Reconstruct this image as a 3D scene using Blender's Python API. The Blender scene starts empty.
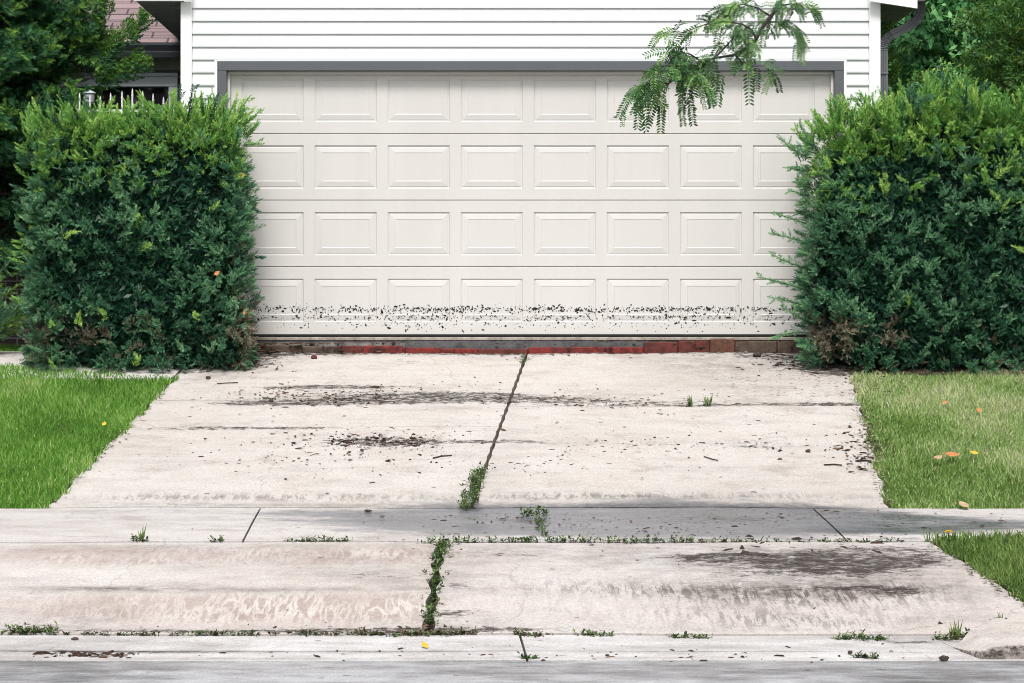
import bpy, math, random
import numpy as np
from mathutils import Vector, Matrix

random.seed(7)
R = np.random.default_rng(11)
scn = bpy.context.scene
COL = scn.collection
FX, VX, VY, CH = 2232.0, 480.0, 311.0, 1.6     # focal length in px, vanishing point, camera height

# ------------------------------------------------------------------ layout helpers
def at(px, py, d):
    return ((px - VX) * d / FX, d, CH - (py - VY) * d / FX)
DRIVE = (-4.198, .2155)
WALK = (-1.22 - .0404 * 13.82, .0404)
APRON = (-1.55 - .1613 * 10.68, .1613)
GUT = (-1.58 - .05 * 10.1, .05)
def on(px, py, plane):
    a, b = plane
    d = -a / ((py - VY) / FX + b)
    return at(px, py, d)
def plane_z(d, plane):
    return CH + plane[0] + plane[1] * d

# ------------------------------------------------------------------ object helpers
def props(o, label=None, cat=None, group=None, kind=None):
    if label: o['label'] = label
    if cat: o['category'] = cat
    if group: o['group'] = group
    if kind: o['kind'] = kind
    return o
def empty(name, loc=(0, 0, 0), label=None, cat=None, group=None):
    o = bpy.data.objects.new(name, None)
    o.location = loc
    o.empty_display_size = .1
    COL.objects.link(o)
    return props(o, label, cat, group)
def root_loc(o):
    v = Vector((0, 0, 0))
    while o is not None:
        v += o.location
        o = o.parent
    return v
def mk(name, V, F, mats, parent=None, mi=None, attrs=None, smooth=False, origin=None):
    """one mesh object; V in world coordinates"""
    V = np.asarray(V, dtype=np.float64).reshape(-1, 3)
    base = root_loc(parent) if parent is not None else Vector((0, 0, 0))
    off = Vector(origin) - base if origin is not None else Vector((0, 0, 0))
    sh = np.array(base + off)
    V = V - sh
    me = bpy.data.meshes.new(name)
    if isinstance(F, np.ndarray):
        k = F.shape[1]
        me.vertices.add(len(V)); me.vertices.foreach_set('co', V.astype(np.float32).ravel())
        me.loops.add(F.size); me.loops.foreach_set('vertex_index', F.astype(np.int32).ravel())
        me.polygons.add(len(F)); me.polygons.foreach_set('loop_start', np.arange(0, F.size, k, dtype=np.int32))
        me.update(calc_edges=True)
    else:
        me.from_pydata([tuple(v) for v in V], [], F)
    for m in (mats if isinstance(mats, (list, tuple)) else [mats]):
        me.materials.append(m)
    if mi is not None:
        me.polygons.foreach_set('material_index', np.asarray(mi, dtype=np.int32))
    for k, a in (attrs or {}).items():
        at_ = me.attributes.new(k, 'FLOAT', 'POINT')
        at_.data.foreach_set('value', np.asarray(a, dtype=np.float32))
    if smooth:
        me.polygons.foreach_set('use_smooth', np.ones(len(me.polygons), dtype=bool))
    me.validate()
    me.update()
    o = bpy.data.objects.new(name, me)
    COL.objects.link(o)
    if parent is not None: o.parent = parent
    o.location = off
    return o
class MB:
    def __init__(s): s.v = []; s.f = []; s.m = []
    def add(s, v, f, m=0):
        b = len(s.v); s.v += [tuple(p) for p in v]
        for q in f: s.f.append([i + b for i in q]); s.m.append(m)
        return s
    def box(s, x0, x1, y0, y1, z0, z1, m=0):
        v = [(x, y, z) for z in (z0, z1) for y in (y0, y1) for x in (x0, x1)]
        return s.add(v, [(0, 2, 3, 1), (4, 5, 7, 6), (0, 1, 5, 4), (2, 6, 7, 3), (0, 4, 6, 2), (1, 3, 7, 5)], m)
    def bbox(s, x0, x1, y0, y1, z0, z1, c=.004, m=0):
        """box with chamfered edges"""
        v = []
        xs, ys, zs = (x0, x1), (y0, y1), (z0, z1)
        idx = {}
        for i in (0, 1):
            for j in (0, 1):
                for k in (0, 1):
                    for ax in range(3):
                        p = [xs[i], ys[j], zs[k]]
                        sg = (1 if i == 0 else -1, 1 if j == 0 else -1, 1 if k == 0 else -1)
                        for a in range(3):
                            if a != ax: p[a] += sg[a] * c
                        idx[(i, j, k, ax)] = len(v); v.append(p)
        f = []
        I = lambda i, j, k, ax: idx[(i, j, k, ax)]
        for i in (0, 1): f.append([I(i, 0, 0, 0), I(i, 1, 0, 0), I(i, 1, 1, 0), I(i, 0, 1, 0)][::(-1 if i == 0 else 1)])
        for j in (0, 1): f.append([I(0, j, 0, 1), I(1, j, 0, 1), I(1, j, 1, 1), I(0, j, 1, 1)][::(1 if j == 0 else -1)])
        for k in (0, 1): f.append([I(0, 0, k, 2), I(1, 0, k, 2), I(1, 1, k, 2), I(0, 1, k, 2)][::(-1 if k == 0 else 1)])
        for j in (0, 1):
            for k in (0, 1): f.append([I(0, j, k, 1), I(1, j, k, 1), I(1, j, k, 2), I(0, j, k, 2)])
        for i in (0, 1):
            for k in (0, 1): f.append([I(i, 0, k, 0), I(i, 1, k, 0), I(i, 1, k, 2), I(i, 0, k, 2)])
        for i in (0, 1):
            for j in (0, 1): f.append([I(i, j, 0, 0), I(i, j, 1, 0), I(i, j, 1, 1), I(i, j, 0, 1)])
        for i in (0, 1):
            for j in (0, 1):
                for k in (0, 1): f.append([I(i, j, k, 0), I(i, j, k, 1), I(i, j, k, 2)])
        return s.add(v, f, m)
    def tube(s, pts, rad, n=8, m=0, squash=None):
        pts = [Vector(p) for p in pts]
        if not hasattr(rad, '__len__'): rad = [rad] * len(pts)
        rings = []
        up = Vector((.13, .21, .97))
        for i, p in enumerate(pts):
            t = (pts[min(i + 1, len(pts) - 1)] - pts[max(i - 1, 0)]).normalized()
            u = t.cross(up)
            if u.length < .1: u = t.cross(Vector((1, 0, 0)))
            u.normalize(); w = t.cross(u).normalized()
            rings.append([p + (u * math.cos(a) + w * math.sin(a)) * rad[i] for a in [2 * math.pi * k / n for k in range(n)]])
        v = [q for r in rings for q in r]
        f = []
        for i in range(len(rings) - 1):
            for k in range(n):
                a, b = i * n + k, i * n + (k + 1) % n
                f.append([a, b, b + n, a + n])
        f.append(list(range(n))[::-1]); f.append([(len(rings) - 1) * n + k for k in range(n)])
        return s.add(v, f, m)
    def prism(s, outline, axis_vec, m=0):
        """outline: 3D points (planar loop), extruded by axis_vec"""
        n = len(outline); a = Vector(axis_vec)
        v = [Vector(p) for p in outline] + [Vector(p) + a for p in outline]
        f = [list(range(n))[::-1], [n + i for i in range(n)]]
        for i in range(n): f.append([i, (i + 1) % n, n + (i + 1) % n, n + i])
        return s.add(v, f, m)
    def build(s, name, mats, parent=None, smooth=False, origin=None):
        o = mk(name, s.v, s.f, mats, parent, s.m, None, smooth, origin)
        import bmesh
        bm = bmesh.new(); bm.from_mesh(o.data)
        bmesh.ops.recalc_face_normals(bm, faces=bm.faces)
        bm.to_mesh(o.data); bm.free()
        return o

# ------------------------------------------------------------------ material helpers
class NT:
    def __init__(s, name):
        s.m = bpy.data.materials.new(name); s.m.use_nodes = True
        s.t = s.m.node_tree; s.b = s.t.nodes['Principled BSDF']
    def n(s, ty, **kw):
        q = s.t.nodes.new(ty)
        for k, v in kw.items(): setattr(q, k, v)
        return q
    def l(s, a, b): s.t.links.new(a, b)
    def coords(s, scale=(1, 1, 1)):
        g = s.n('ShaderNodeTexCoord'); mp = s.n('ShaderNodeMapping'); mp.inputs['Scale'].default_value = scale
        s.l(g.outputs['Object'], mp.inputs['Vector']); return mp.outputs['Vector']
    def noise(s, sc, vec=None, det=4, rough=.55, dist=0.0, scale3=(1, 1, 1)):
        q = s.n('ShaderNodeTexNoise'); q.inputs['Scale'].default_value = sc; q.inputs['Detail'].default_value = det
        q.inputs['Roughness'].default_value = rough; q.inputs['Distortion'].default_value = dist
        s.l(vec if vec is not None else s.coords(scale3), q.inputs['Vector']); return q.outputs['Fac']
    def ramp(s, fac, stops):
        q = s.n('ShaderNodeValToRGB'); e = q.color_ramp.elements
        while len(e) < len(stops): e.new(.5)
        for el, (p, c) in zip(e, stops):
            el.position = p; el.color = (*c, 1) if hasattr(c, '__len__') else (c, c, c, 1)
        s.l(fac, q.inputs['Fac']); return q.outputs['Color']
    def mix(s, a, b, fac, mode='MIX'):
        q = s.n('ShaderNodeMix', data_type='RGBA', blend_type=mode)
        for sock, v in ((q.inputs[0], fac), (q.inputs[6], a), (q.inputs[7], b)):
            if isinstance(v, (int, float)): sock.default_value = v
            elif isinstance(v, tuple): sock.default_value = (*v, 1)
            else: s.l(v, sock)
        return q.outputs[2]
    def math(s, op, a, b=0.0, clamp=False):
        q = s.n('ShaderNodeMath', operation=op, use_clamp=clamp)
        for sock, v in ((q.inputs[0], a), (q.inputs[1], b)):
            if isinstance(v, (int, float)): sock.default_value = v
            else: s.l(v, sock)
        return q.outputs[0]
    def attr(s, name):
        q = s.n('ShaderNodeAttribute', attribute_name=name); return q.outputs['Fac']
    def bump(s, h, strength=.2, dist=.01):
        q = s.n('ShaderNodeBump'); q.inputs['Strength'].default_value = strength; q.inputs['Distance'].default_value = dist
        s.l(h, q.inputs['Height']); s.l(q.outputs['Normal'], s.b.inputs['Normal'])
    def out(s, col=None, rough=.8, spec=.3):
        if col is not None:
            if isinstance(col, tuple): s.b.inputs['Base Color'].default_value = (*col, 1)
            else: s.l(col, s.b.inputs['Base Color'])
        if isinstance(rough, (int, float)): s.b.inputs['Roughness'].default_value = rough
        else: s.l(rough, s.b.inputs['Roughness'])
        s.b.inputs['Specular IOR Level'].default_value = spec
        return s.m

def painted(name, col, rough=.5, var=.06, scale=3.0, spec=.35, streak=False):
    m = NT(name)
    a = m.noise(scale, det=5, scale3=(1, 1, 1) if not streak else (4, 4, .6))
    b = m.noise(scale * 30, det=3)
    k = m.ramp(m.math('ADD', m.math('MULTIPLY', a, .75), m.math('MULTIPLY', b, .25)), [(.3, 1 - var), (.7, 1.0)])
    c = m.mix(col, k, 1.0, 'MULTIPLY')
    m.bump(b, .05, .002)
    return m.out(c, rough, spec)

def concrete(name, c1, c2, dirt=(.026, .018, .014), light=(.5, .47, .45), speck=.5, streakdir=(12, 2.6, 1), stretch=(.7, 2.2, 1)):
    """attributes: dirt (clumped soil, curb-face shade), wet, scum (dark film, curb-face shade), pale (dried wash streaks), tread"""
    m = NT(name)
    big = m.noise(.7, det=5, rough=.6)
    mid = m.noise(5.0, det=6, rough=.65, scale3=(.7, 1.6, 1))
    fine = m.noise(90, det=3, rough=.7)
    base = m.mix(c1, c2, m.ramp(m.math('ADD', m.math('MULTIPLY', big, .55), m.math('MULTIPLY', mid, .45)), [(.40, 0.0), (.58, 1.0)]))
    base = m.mix(base, m.ramp(fine, [(.30, .66), (.6, 1.0), (.8, 1.05)]), 1.0, 'MULTIPLY')
    # faint long streaks across the drive
    st = m.noise(2.6, det=8, rough=.75, scale3=stretch)
    base = m.mix(base, m.ramp(st, [(.34, .80), (.52, 1.0)]), .8, 'MULTIPLY')
    bl = m.noise(2.3, det=9, rough=.78, scale3=(.9, 1.2, 1))
    base = m.mix(base, m.mix(base, (.80, .76, .75), 1.0, 'MULTIPLY'), m.ramp(bl, [(.53, 0.0), (.62, .75)]))
    # pale dried wash streaks
    pv = m.coords(streakdir)
    pn = m.noise(1.0, vec=pv, det=4, rough=.6, dist=.4)
    ridge = m.math('SUBTRACT', 1.0, m.math('MULTIPLY', m.math('ABSOLUTE', m.math('SUBTRACT', pn, .5)), 11.0), clamp=True)
    pn2 = m.noise(1.6, det=4, scale3=(1.2, 1.2, 1))
    ridge = m.math('MULTIPLY', ridge, m.ramp(pn2, [(.35, .15), (.6, 1.0)]))
    pale_a = m.math('MINIMUM', m.attr('pale'), .82)
    film = m.mix(base, m.mix(base, (.70, .62, .59), 1.0, 'MULTIPLY'), m.math('MULTIPLY', pale_a, .95, clamp=True))
    base = m.mix(film, light, m.math('MULTIPLY', m.math('MULTIPLY', ridge, pale_a), .72, clamp=True))
    # dark film
    sn = m.noise(9, det=9, rough=.8, scale3=(.8, 1.2, 1))
    scum_shade = m.math('MULTIPLY', m.attr('scum_shade'), m.ramp(sn, [(.36, .05), (.62, 1.0)]), clamp=True)
    base = m.mix(base, (.12, .105, .095), scum_shade)
    # scuffs: diagonal strokes
    tv = m.coords((30, 5.5, 1)); tn = m.noise(1.0, vec=tv, det=7, rough=.72, dist=.5)
    tr = m.math('MULTIPLY', m.attr('tread'), m.ramp(tn, [(.48, 0.0), (.56, 1.0)]), clamp=True)
    base = m.mix(base, (.10, .085, .075), tr)
    # soil clumps
    dn = m.noise(20, det=10, rough=.84, scale3=(.62, 1.1, 1))
    da = m.attr('dirt')
    df = m.ramp(m.math('ADD', m.math('MULTIPLY', m.math('MINIMUM', da, .52), .46), dn), [(.665, 0.0), (.755, 1.0)])
    base = m.mix(base, dirt, m.math('MULTIPLY', df, .93))
    # specks
    vo = m.n('ShaderNodeTexVoronoi'); vo.inputs['Scale'].default_value = 15; m.l(m.coords((.7, 1.2, 1)), vo.inputs['Vector'])
    g = m.n('ShaderNodeSeparateColor'); m.l(vo.outputs['Color'], g.inputs[0])
    sp = m.math('MULTIPLY', m.math('LESS_THAN', vo.outputs['Distance'], m.math('MULTIPLY', g.outputs[1], .22)), m.math('GREATER_THAN', g.outputs[0], 1 - .22 * speck))
    base = m.mix(base, (.10, .08, .065), m.math('MULTIPLY', sp, .8))
    # hairline cracks
    ve = m.n('ShaderNodeTexVoronoi', feature='DISTANCE_TO_EDGE'); ve.inputs['Scale'].default_value = .55
    wv = m.n('ShaderNodeTexNoise'); wv.inputs['Scale'].default_value = 3.0; wv.inputs['Detail'].default_value = 6
    cv = m.coords(); m.l(cv, wv.inputs['Vector'])
    va_ = m.n('ShaderNodeVectorMath', operation='MULTIPLY_ADD'); m.l(wv.outputs['Color'], va_.inputs[0]); va_.inputs[1].default_value = (.35, .35, .35); m.l(cv, va_.inputs[2])
    m.l(va_.outputs[0], ve.inputs['Vector'])
    ck = m.math('MULTIPLY', m.math('LESS_THAN', ve.outputs['Distance'], .0024), m.ramp(m.noise(1.1, det=2), [(.50, 0.0), (.54, 1.0)]))
    base = m.mix(base, (.12, .10, .09), m.math('MULTIPLY', ck, .28))
    w = m.attr('wet')
    wn = m.noise(4.2, det=10, rough=.80, scale3=(.55, 1.2, 1))
    wf = m.ramp(m.math('ADD', m.math('MULTIPLY', m.math('MINIMUM', w, 1.0), .42), wn), [(.64, 0.0), (.78, .6), (.98, 1.0)])
    wf = m.math('MULTIPLY', wf, 1.0, clamp=True)
    base = m.mix(base, m.mix(base, (.25, .28, .35), 1.0, 'MULTIPLY'), wf)
    rough = m.math('SUBTRACT', .88, m.math('MULTIPLY', wf, .68))
    bh = m.math('ADD', m.math('MULTIPLY', fine, .35), m.math('ADD', m.math('MULTIPLY', mid, .4), m.math('MULTIPLY', df, 1.2)))
    m.bump(m.math('MULTIPLY', bh, m.math('SUBTRACT', 1.0, m.math('MULTIPLY', wf, .85))), .35, .006)
    return m.out(base, rough, .35)

def leafy(name, stops, rough=.5, spec=.25, trans=.25):
    m = NT(name)
    c = m.ramp(m.attr('tint'), stops)
    m.out(c, rough, spec)
    # thin leaves pass some light
    tr = m.n('ShaderNodeBsdfTranslucent'); m.l(c, tr.inputs['Color'])
    mx = m.n('ShaderNodeMixShader'); mx.inputs[0].default_value = trans
    m.l(m.b.outputs[0], mx.inputs[1]); m.l(tr.outputs[0], mx.inputs[2])
    m.l(mx.outputs[0], m.t.nodes['Material Output'].inputs['Surface'])
    return m.m

M = {}
M['drive'] = concrete('driveway_concrete', (.475, .435, .403), (.515, .485, .460))
M['walk'] = concrete('sidewalk_concrete', (.49, .455, .435), (.57, .545, .53), speck=.35)
M['apron'] = concrete('apron_concrete', (.49, .445, .42), (.55, .52, .50), light=(.66, .635, .61), streakdir=(20, 3.8, 1))
M['gutter'] = concrete('gutter_concrete', (.42, .40, .39), (.60, .59, .59), speck=.3, stretch=(.35, 3.5, 1))
M['road'] = concrete('road_surface', (.16, .16, .165), (.44, .44, .455), speck=.6, stretch=(.30, 3.2, 1))
M['curb'] = concrete('curb_concrete', (.50, .46, .43), (.60, .57, .55))
M['siding'] = painted('white_vinyl_siding', (.66, .68, .69), .45, .03, 1.5)
M['white'] = painted('white_trim_paint', (.82, .83, .835), .45, .04, 2.5)
M['door'] = painted('cream_door_paint', (.575, .563, .542), .42, .06, 1.2, streak=True)
M['trim'] = painted('grey_trim_paint', (.10, .108, .12), .45, .10, 3)
M['downspout'] = painted('grey_downspout_paint', (.13, .135, .145), .35, .12, 5)
M['soffit'] = painted('grey_soffit_metal', (.10, .105, .105), .5, .10, 4)
M['seal'] = painted('black_rubber', (.012, .012, .012), .6, .2, 9)
M['dark_gutter'] = painted('dark_grey_gutter_metal', (.05, .056, .064), .35, .10, 3)
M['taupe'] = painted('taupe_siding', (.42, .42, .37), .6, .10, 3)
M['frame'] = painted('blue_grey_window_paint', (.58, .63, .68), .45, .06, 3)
M['fence'] = painted('white_metal_fence_paint', (.68, .69, .67), .4, .08, 6)
M['lamp'] = painted('pale_grey_lamp_glass', (.36, .38, .40), .3, .05, 4)
g = NT('dark_window_glass'); M['glass'] = g.out((.02, .016, .022), .06, .5)
def brickmat():
    m = NT('dark_house_brick')
    br = m.n('ShaderNodeTexBrick'); gg = m.n('ShaderNodeTexCoord'); mp = m.n('ShaderNodeMapping')
    mp.inputs['Rotation'].default_value = (math.pi / 2, 0, 0)
    m.l(gg.outputs['Object'], mp.inputs['Vector']); m.l(mp.outputs['Vector'], br.inputs['Vector'])
    br.inputs['Color1'].default_value = (.085, .070, .068, 1); br.inputs['Color2'].default_value = (.125, .10, .096, 1)
    br.inputs['Mortar'].default_value = (.34, .33, .32, 1); br.inputs['Scale'].default_value = 1
    br.inputs['Brick Width'].default_value = .21; br.inputs['Row Height'].default_value = .075; br.inputs['Mortar Size'].default_value = .007
    m.bump(br.outputs['Fac'], .4, .01)
    return m.out(br.outputs['Color'], .85)
M['brickwall'] = brickmat()
def shinglemat(name, a, b, line, row=.145):
    m = NT(name)
    br = m.n('ShaderNodeTexBrick'); mp = m.coords((1, 1.12, 1)); m.l(mp, br.inputs['Vector'])
    br.inputs['Color1'].default_value = (*a, 1); br.inputs['Color2'].default_value = (*b, 1); br.inputs['Mortar'].default_value = (*line, 1)
    br.inputs['Scale'].default_value = 1; br.inputs['Brick Width'].default_value = .31; br.inputs['Row Height'].default_value = row; br.inputs['Mortar Size'].default_value = .010
    nz = m.noise(120, det=2)
    c = m.mix(br.outputs['Color'], m.ramp(nz, [(.3, .8), (.7, 1.1)]), 1.0, 'MULTIPLY')
    m.bump(br.outputs['Fac'], .5, .01)
    return m.out(c, .9)
M['shingle'] = shinglemat('pinkish_grey_shingles', (.20, .145, .15), (.28, .205, .21), (.07, .055, .055))
def brick_single(name, c1, c2):
    m = NT(name); a = m.noise(14, det=6, rough=.7); b = m.noise(60, det=3)
    c = m.ramp(a, [(.35, c1), (.62, c2)]); m.bump(m.math('ADD', a, m.math('MULTIPLY', b, .4)), .5, .008)
    return m.out(c, .75)
M['brick_red'] = brick_single('red_painted_brick', (.035, .012, .010), (.20, .024, .020))
M['brick_dark'] = brick_single('dark_red_brick', (.045, .016, .013), (.13, .028, .022))
M['brick_brown'] = brick_single('brown_worn_brick', (.045, .030, .022), (.11, .078, .058))
M['brick_rust'] = brick_single('rust_coloured_brick', (.06, .026, .016), (.13, .055, .034))
M['mortar'] = brick_single('grey_threshold_mortar', (.10, .095, .09), (.25, .235, .22))
M['darkslab'] = brick_single('dark_stained_threshold', (.05, .05, .052), (.11, .11, .112))
M['tan_sill'] = brick_single('worn_tan_sill', (.20, .175, .14), (.36, .33, .29))
M['soil'] = brick_single('dark_brown_soil', (.035, .026, .020), (.075, .055, .042))
M['mud'] = brick_single('black_mud', (.010, .009, .009), (.022, .020, .019))
M['bark'] = brick_single('grey_brown_bark', (.045, .035, .028), (.11, .09, .072))
M['twig'] = brick_single('dark_twig_bark', (.020, .016, .013), (.05, .04, .033))
M['yew'] = leafy('yew_needles', [(0, (.009, .038, .022)), (.32, (.038, .128, .070)), (.68, (.105, .265, .140)), (1, (.27, .48, .25))], rough=.42)
M['yew_new'] = leafy('yew_new_growth', [(0, (.10, .28, .06)), (.5, (.25, .49, .11)), (1, (.50, .70, .20))], trans=.3)
M['yew_dead'] = leafy('dry_brown_yew', [(0, (.06, .052, .036)), (.5, (.17, .15, .105)), (1, (.36, .32, .24))], .8, .1, .1)
M['ever'] = leafy('evergreen_needles', [(0, (.010, .045, .022)), (.5, (.042, .145, .062)), (1, (.15, .32, .12))])
M['ever_new'] = leafy('evergreen_new_growth', [(0, (.07, .20, .035)), (1, (.24, .42, .085))], trans=.3)
M['leaf_dark'] = leafy('dark_tree_leaves', [(0, (.016, .075, .026)), (.5, (.085, .26, .09)), (1, (.28, .54, .18))])
M['leaf_yellow'] = leafy('yellow_green_leaves', [(0, (.05, .12, .016)), (1, (.20, .30, .05))], trans=.35)
M['leaf_shrub'] = leafy('bright_shrub_leaves', [(0, (.04, .13, .025)), (1, (.16, .29, .06))], trans=.3)
M['locust'] = leafy('locust_leaflets', [(0, (.012, .048, .018)), (.5, (.055, .155, .042)), (1, (.22, .38, .09))], .45, .3, .2)
M['grass_l'] = leafy('lush_grass', [(0, (.055, .15, .018)), (.5, (.135, .31, .042)), (.9, (.28, .46, .11)), (1, (.52, .55, .27))], .6, .2, .3)
M['grass_r'] = leafy('drying_grass', [(0, (.09, .15, .035)), (.4, (.19, .33, .075)), (.7, (.36, .46, .18)), (1, (.60, .57, .40))], .65, .2, .3)
M['grass_p'] = leafy('dark_verge_grass', [(0, (.045, .095, .02)), (.5, (.13, .22, .05)), (1, (.28, .34, .12))], .65, .2, .3)
M['weed'] = leafy('weed_leaves', [(0, (.025, .055, .016)), (.6, (.085, .15, .045)), (1, (.20, .27, .10))], .55, .2, .3)
M['weed_dry'] = leafy('dry_weed_stems', [(0, (.045, .035, .022)), (.6, (.09, .085, .040)), (1, (.17, .15, .075))], .8, .1, .1)
M['crumb'] = leafy('mulch_crumbs', [(0, (.02, .013, .010)), (.7, (.055, .036, .028)), (1, (.14, .09, .06))], .9, .1, .0)
def leafcol(name, c): 
    m = NT(name); a = m.noise(30, det=3)
    return m.out(m.mix(c, m.ramp(a, [(.3, .7), (.7, 1.1)]), 1.0, 'MULTIPLY'), .6)
M['orange'] = leafcol('orange_dead_leaf', (.50, .20, .075)); M['yellow'] = leafcol('yellow_leaf', (.55, .38, .04)); M['tan'] = leafcol('tan_dead_leaf', (.42, .30, .19)); M['petal'] = leafcol('yellow_petals', (.78, .50, .01)); M['redleaf'] = leafcol('red_brown_leaf', (.26, .08, .05))
def lawnbase(name, c1, c2):
    m = NT(name); a = m.noise(2.5, det=6); b = m.noise(70, det=4)
    return m.out(m.ramp(m.math('ADD', m.math('MULTIPLY', a, .5), m.math('MULTIPLY', b, .5)), [(.35, c1), (.65, c2)]), .95, .1)
M['lawn'] = lawnbase('lawn_turf', (.030, .055, .012), (.075, .125, .025))
M['ground'] = lawnbase('ground_turf', (.030, .040, .016), (.06, .085, .026))

# ------------------------------------------------------------------ ground, road, concrete
prof = [(-400, -.08), (9.0, -.08), (10.68, -.06), (12.36, .22), (13.82, .27), (17.95, 1.16), (18.4, 1.20), (40, 1.25), (400, 2.0)]
xs = [-400, -60, -12, -6, 0, 6, 12, 60, 400]
V = [(x, y, z) for y, z in prof for x in xs]; nx = len(xs)
F = [[j * nx + i, j * nx + i + 1, (j + 1) * nx + i + 1, (j + 1) * nx + i] for j in range(len(prof) - 1) for i in range(nx - 1)]
props(mk('ground', V, F, M['ground']), kind='structure')

# soil stains on the concrete, as ellipses on the ground: plane, centre, radii, amount
STAIN = {'dirt': [], 'wet': [], 'scum_shade': [], 'pale': [], 'tread': []}
def stain(kind, plane, px, py, rx, ry, s, p=2.0):
    c = on(px, py, plane)
    y0, y1 = on(px, py + ry, plane)[1], on(px, py - ry, plane)[1]
    STAIN[kind].append((c[0], c[1], rx * c[1] / FX, abs(y1 - y0) / 2, s, p))
D_, S_, A_, G_ = DRIVE, WALK, APRON, GUT
# drive: bands of soil near the first joint, left
for a in [(330, 387, 95, 2.0, .55), (385, 396, 115, 5, .50), (360, 402, 130, 3, .42), (470, 395, 60, 3, .3), (300, 404, 120, 2.5, .22), (170, 398, 60, 1.6, .25), (250, 403, 30, 2.5, .3), (320, 388, 50, 1.6, .45),
          (385, 442, 60, 4, .52), (365, 434, 60, 5, .22), (350, 445, 110, 10, .16), (230, 428, 110, 2.2, .35), (170, 430, 50, 3, .22), (285, 427, 70, 1.6, .3),
          (440, 457, 40, 3, .2), (505, 442, 60, 2.2, .42), (620, 444, 110, 2, .26), (760, 446, 90, 2, .33), (860, 448, 30, 6, .25),
          (620, 402, 150, 2.2, .30), (700, 399, 120, 6, .13), (560, 398, 60, 3, .34), (840, 404, 50, 2.4, .40), (700, 405, 190, 1.2, .42), (500, 396, 30, 4, .2),
          (820, 362, 60, 9, .46), (845, 372, 30, 7, .52), (760, 356, 60, 4, .30), (790, 372, 40, 6, .2), (250, 358, 32, 9, .50), (225, 368, 40, 7, .34), (300, 352, 70, 2.0, .5), (600, 353, 120, 1.5, .35), (430, 353, 90, 1.5, .3),
          (560, 372, 60, 2, .15), (450, 353, 220, 1.6, .5), (280, 354, 60, 2.5, .5), (740, 350, 80, 2, .5), (480, 455, 22, 26, .10), (360, 362, 120, 5, .10)]:
    stain('dirt', D_, *a)
for a in [(700, 368, 55, 17, .42), (740, 362, 110, 12, .22), (360, 352, 150, 5, .14), (820, 370, 60, 12, .35), (240, 362, 44, 12, .35), (470, 504, 500, 2.4, .16), (515, 425, 10, 30, .16), (495, 470, 16, 20, .18), (560, 440, 60, 6, .12), (350, 396, 150, 8, .12), (640, 392, 240, 8, .10), (440, 497, 26, 3.5, .30), (535, 497, 30, 3, .25), (470, 506, 260, 2.5, .40), (700, 506, 190, 2.5, .48), (180, 505, 140, 1.8, .30)]:
    stain('scum_shade', D_, *a)
for a in [(300, 497, 150, 3.2, .55), (160, 499, 60, 3, .4), (700, 496, 180, 3.2, .42), (560, 496, 80, 3, .4), (690, 443, 170, 3.5, .18)]:
    stain('tread', D_, *a)
for a in [(690, 509, 150, 3, .7), (590, 510, 100, 2, .6)]: stain('wet', D_, *a)
# sidewalk: wet band
for a in [(570, 522, 190, 15, 1.0), (730, 521, 130, 15, .95), (430, 522, 80, 13, .60), (860, 520, 90, 8, .55), (960, 524, 120, 8, .95), (860, 526, 80, 10, .5), (330, 516, 120, 6, .35), (600, 514, 260, 6, .5)]: stain('wet', S_, *a)
for a in [(180, 520, 240, 3, .22), (100, 527, 150, 2, .20), (300, 512, 160, 3, .35), (90, 511, 120, 2, .30), (360, 520, 120, 5, .24), (600, 520, 200, 14, .24), (820, 530, 120, 6, .26), (950, 530, 90, 3, .28)]: stain('scum_shade', S_, *a)
for a in [(530, 521, 30, 2.5, .42), (700, 518, 80, 3, .30), (760, 521, 60, 4, .30), (610, 526, 70, 4, .2), (640, 540, 240, 1.5, .30), (380, 513, 14, 1.4, .5), (900, 538, 60, 2, .3)]: stain('dirt', S_, *a)
# apron
for a in [(90, 557, 110, 9, .95), (280, 557, 150, 9, .80), (400, 556, 40, 10, .5), (100, 609, 110, 13, .90), (250, 611, 110, 13, .90), (370, 611, 80, 13, .85), (560, 608, 120, 16, .30), (720, 614, 90, 12, .25)]:
    stain('pale', A_, *a)
for a in [(110, 592, 90, 3.5, .42), (250, 594, 120, 2.6, .28), (360, 578, 90, 6, .30), (390, 584, 50, 5, .28), (110, 548, 70, 4, .30), (470, 564, 30, 20, .18), (775, 562, 120, 15, .55), (870, 566, 70, 18, .35), (840, 594, 120, 8, .40), (720, 592, 90, 6, .40), (510, 552, 60, 4, .34), (690, 628, 190, 4, .26), (240, 630, 230, 3, .45), (60, 618, 110, 12, .15), (440, 590, 22, 30, .26), (440, 625, 60, 6, .35), (960, 590, 20, 24, .22), (820, 575, 200, 30, .18), (800, 562, 150, 13, .50), (850, 592, 130, 12, .38), (560, 556, 100, 12, .22), (720, 596, 140, 6, .35), (110, 591, 100, 2.5, .60), (300, 593, 140, 2.0, .48), (380, 566, 70, 14, .2), (215, 547, 230, 3, .28), (60, 622, 70, 8, .25), (300, 562, 140, 9, .2)]: stain('scum_shade', A_, *a)
for a in [(750, 596, 90, 9, .8), (640, 592, 60, 6, .6), (850, 600, 90, 10, .7), (810, 622, 90, 8, .55), (700, 616, 90, 8, .35), (560, 590, 60, 8, .3), (900, 592, 40, 8, .5)]: stain('tread', A_, *a)
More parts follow.
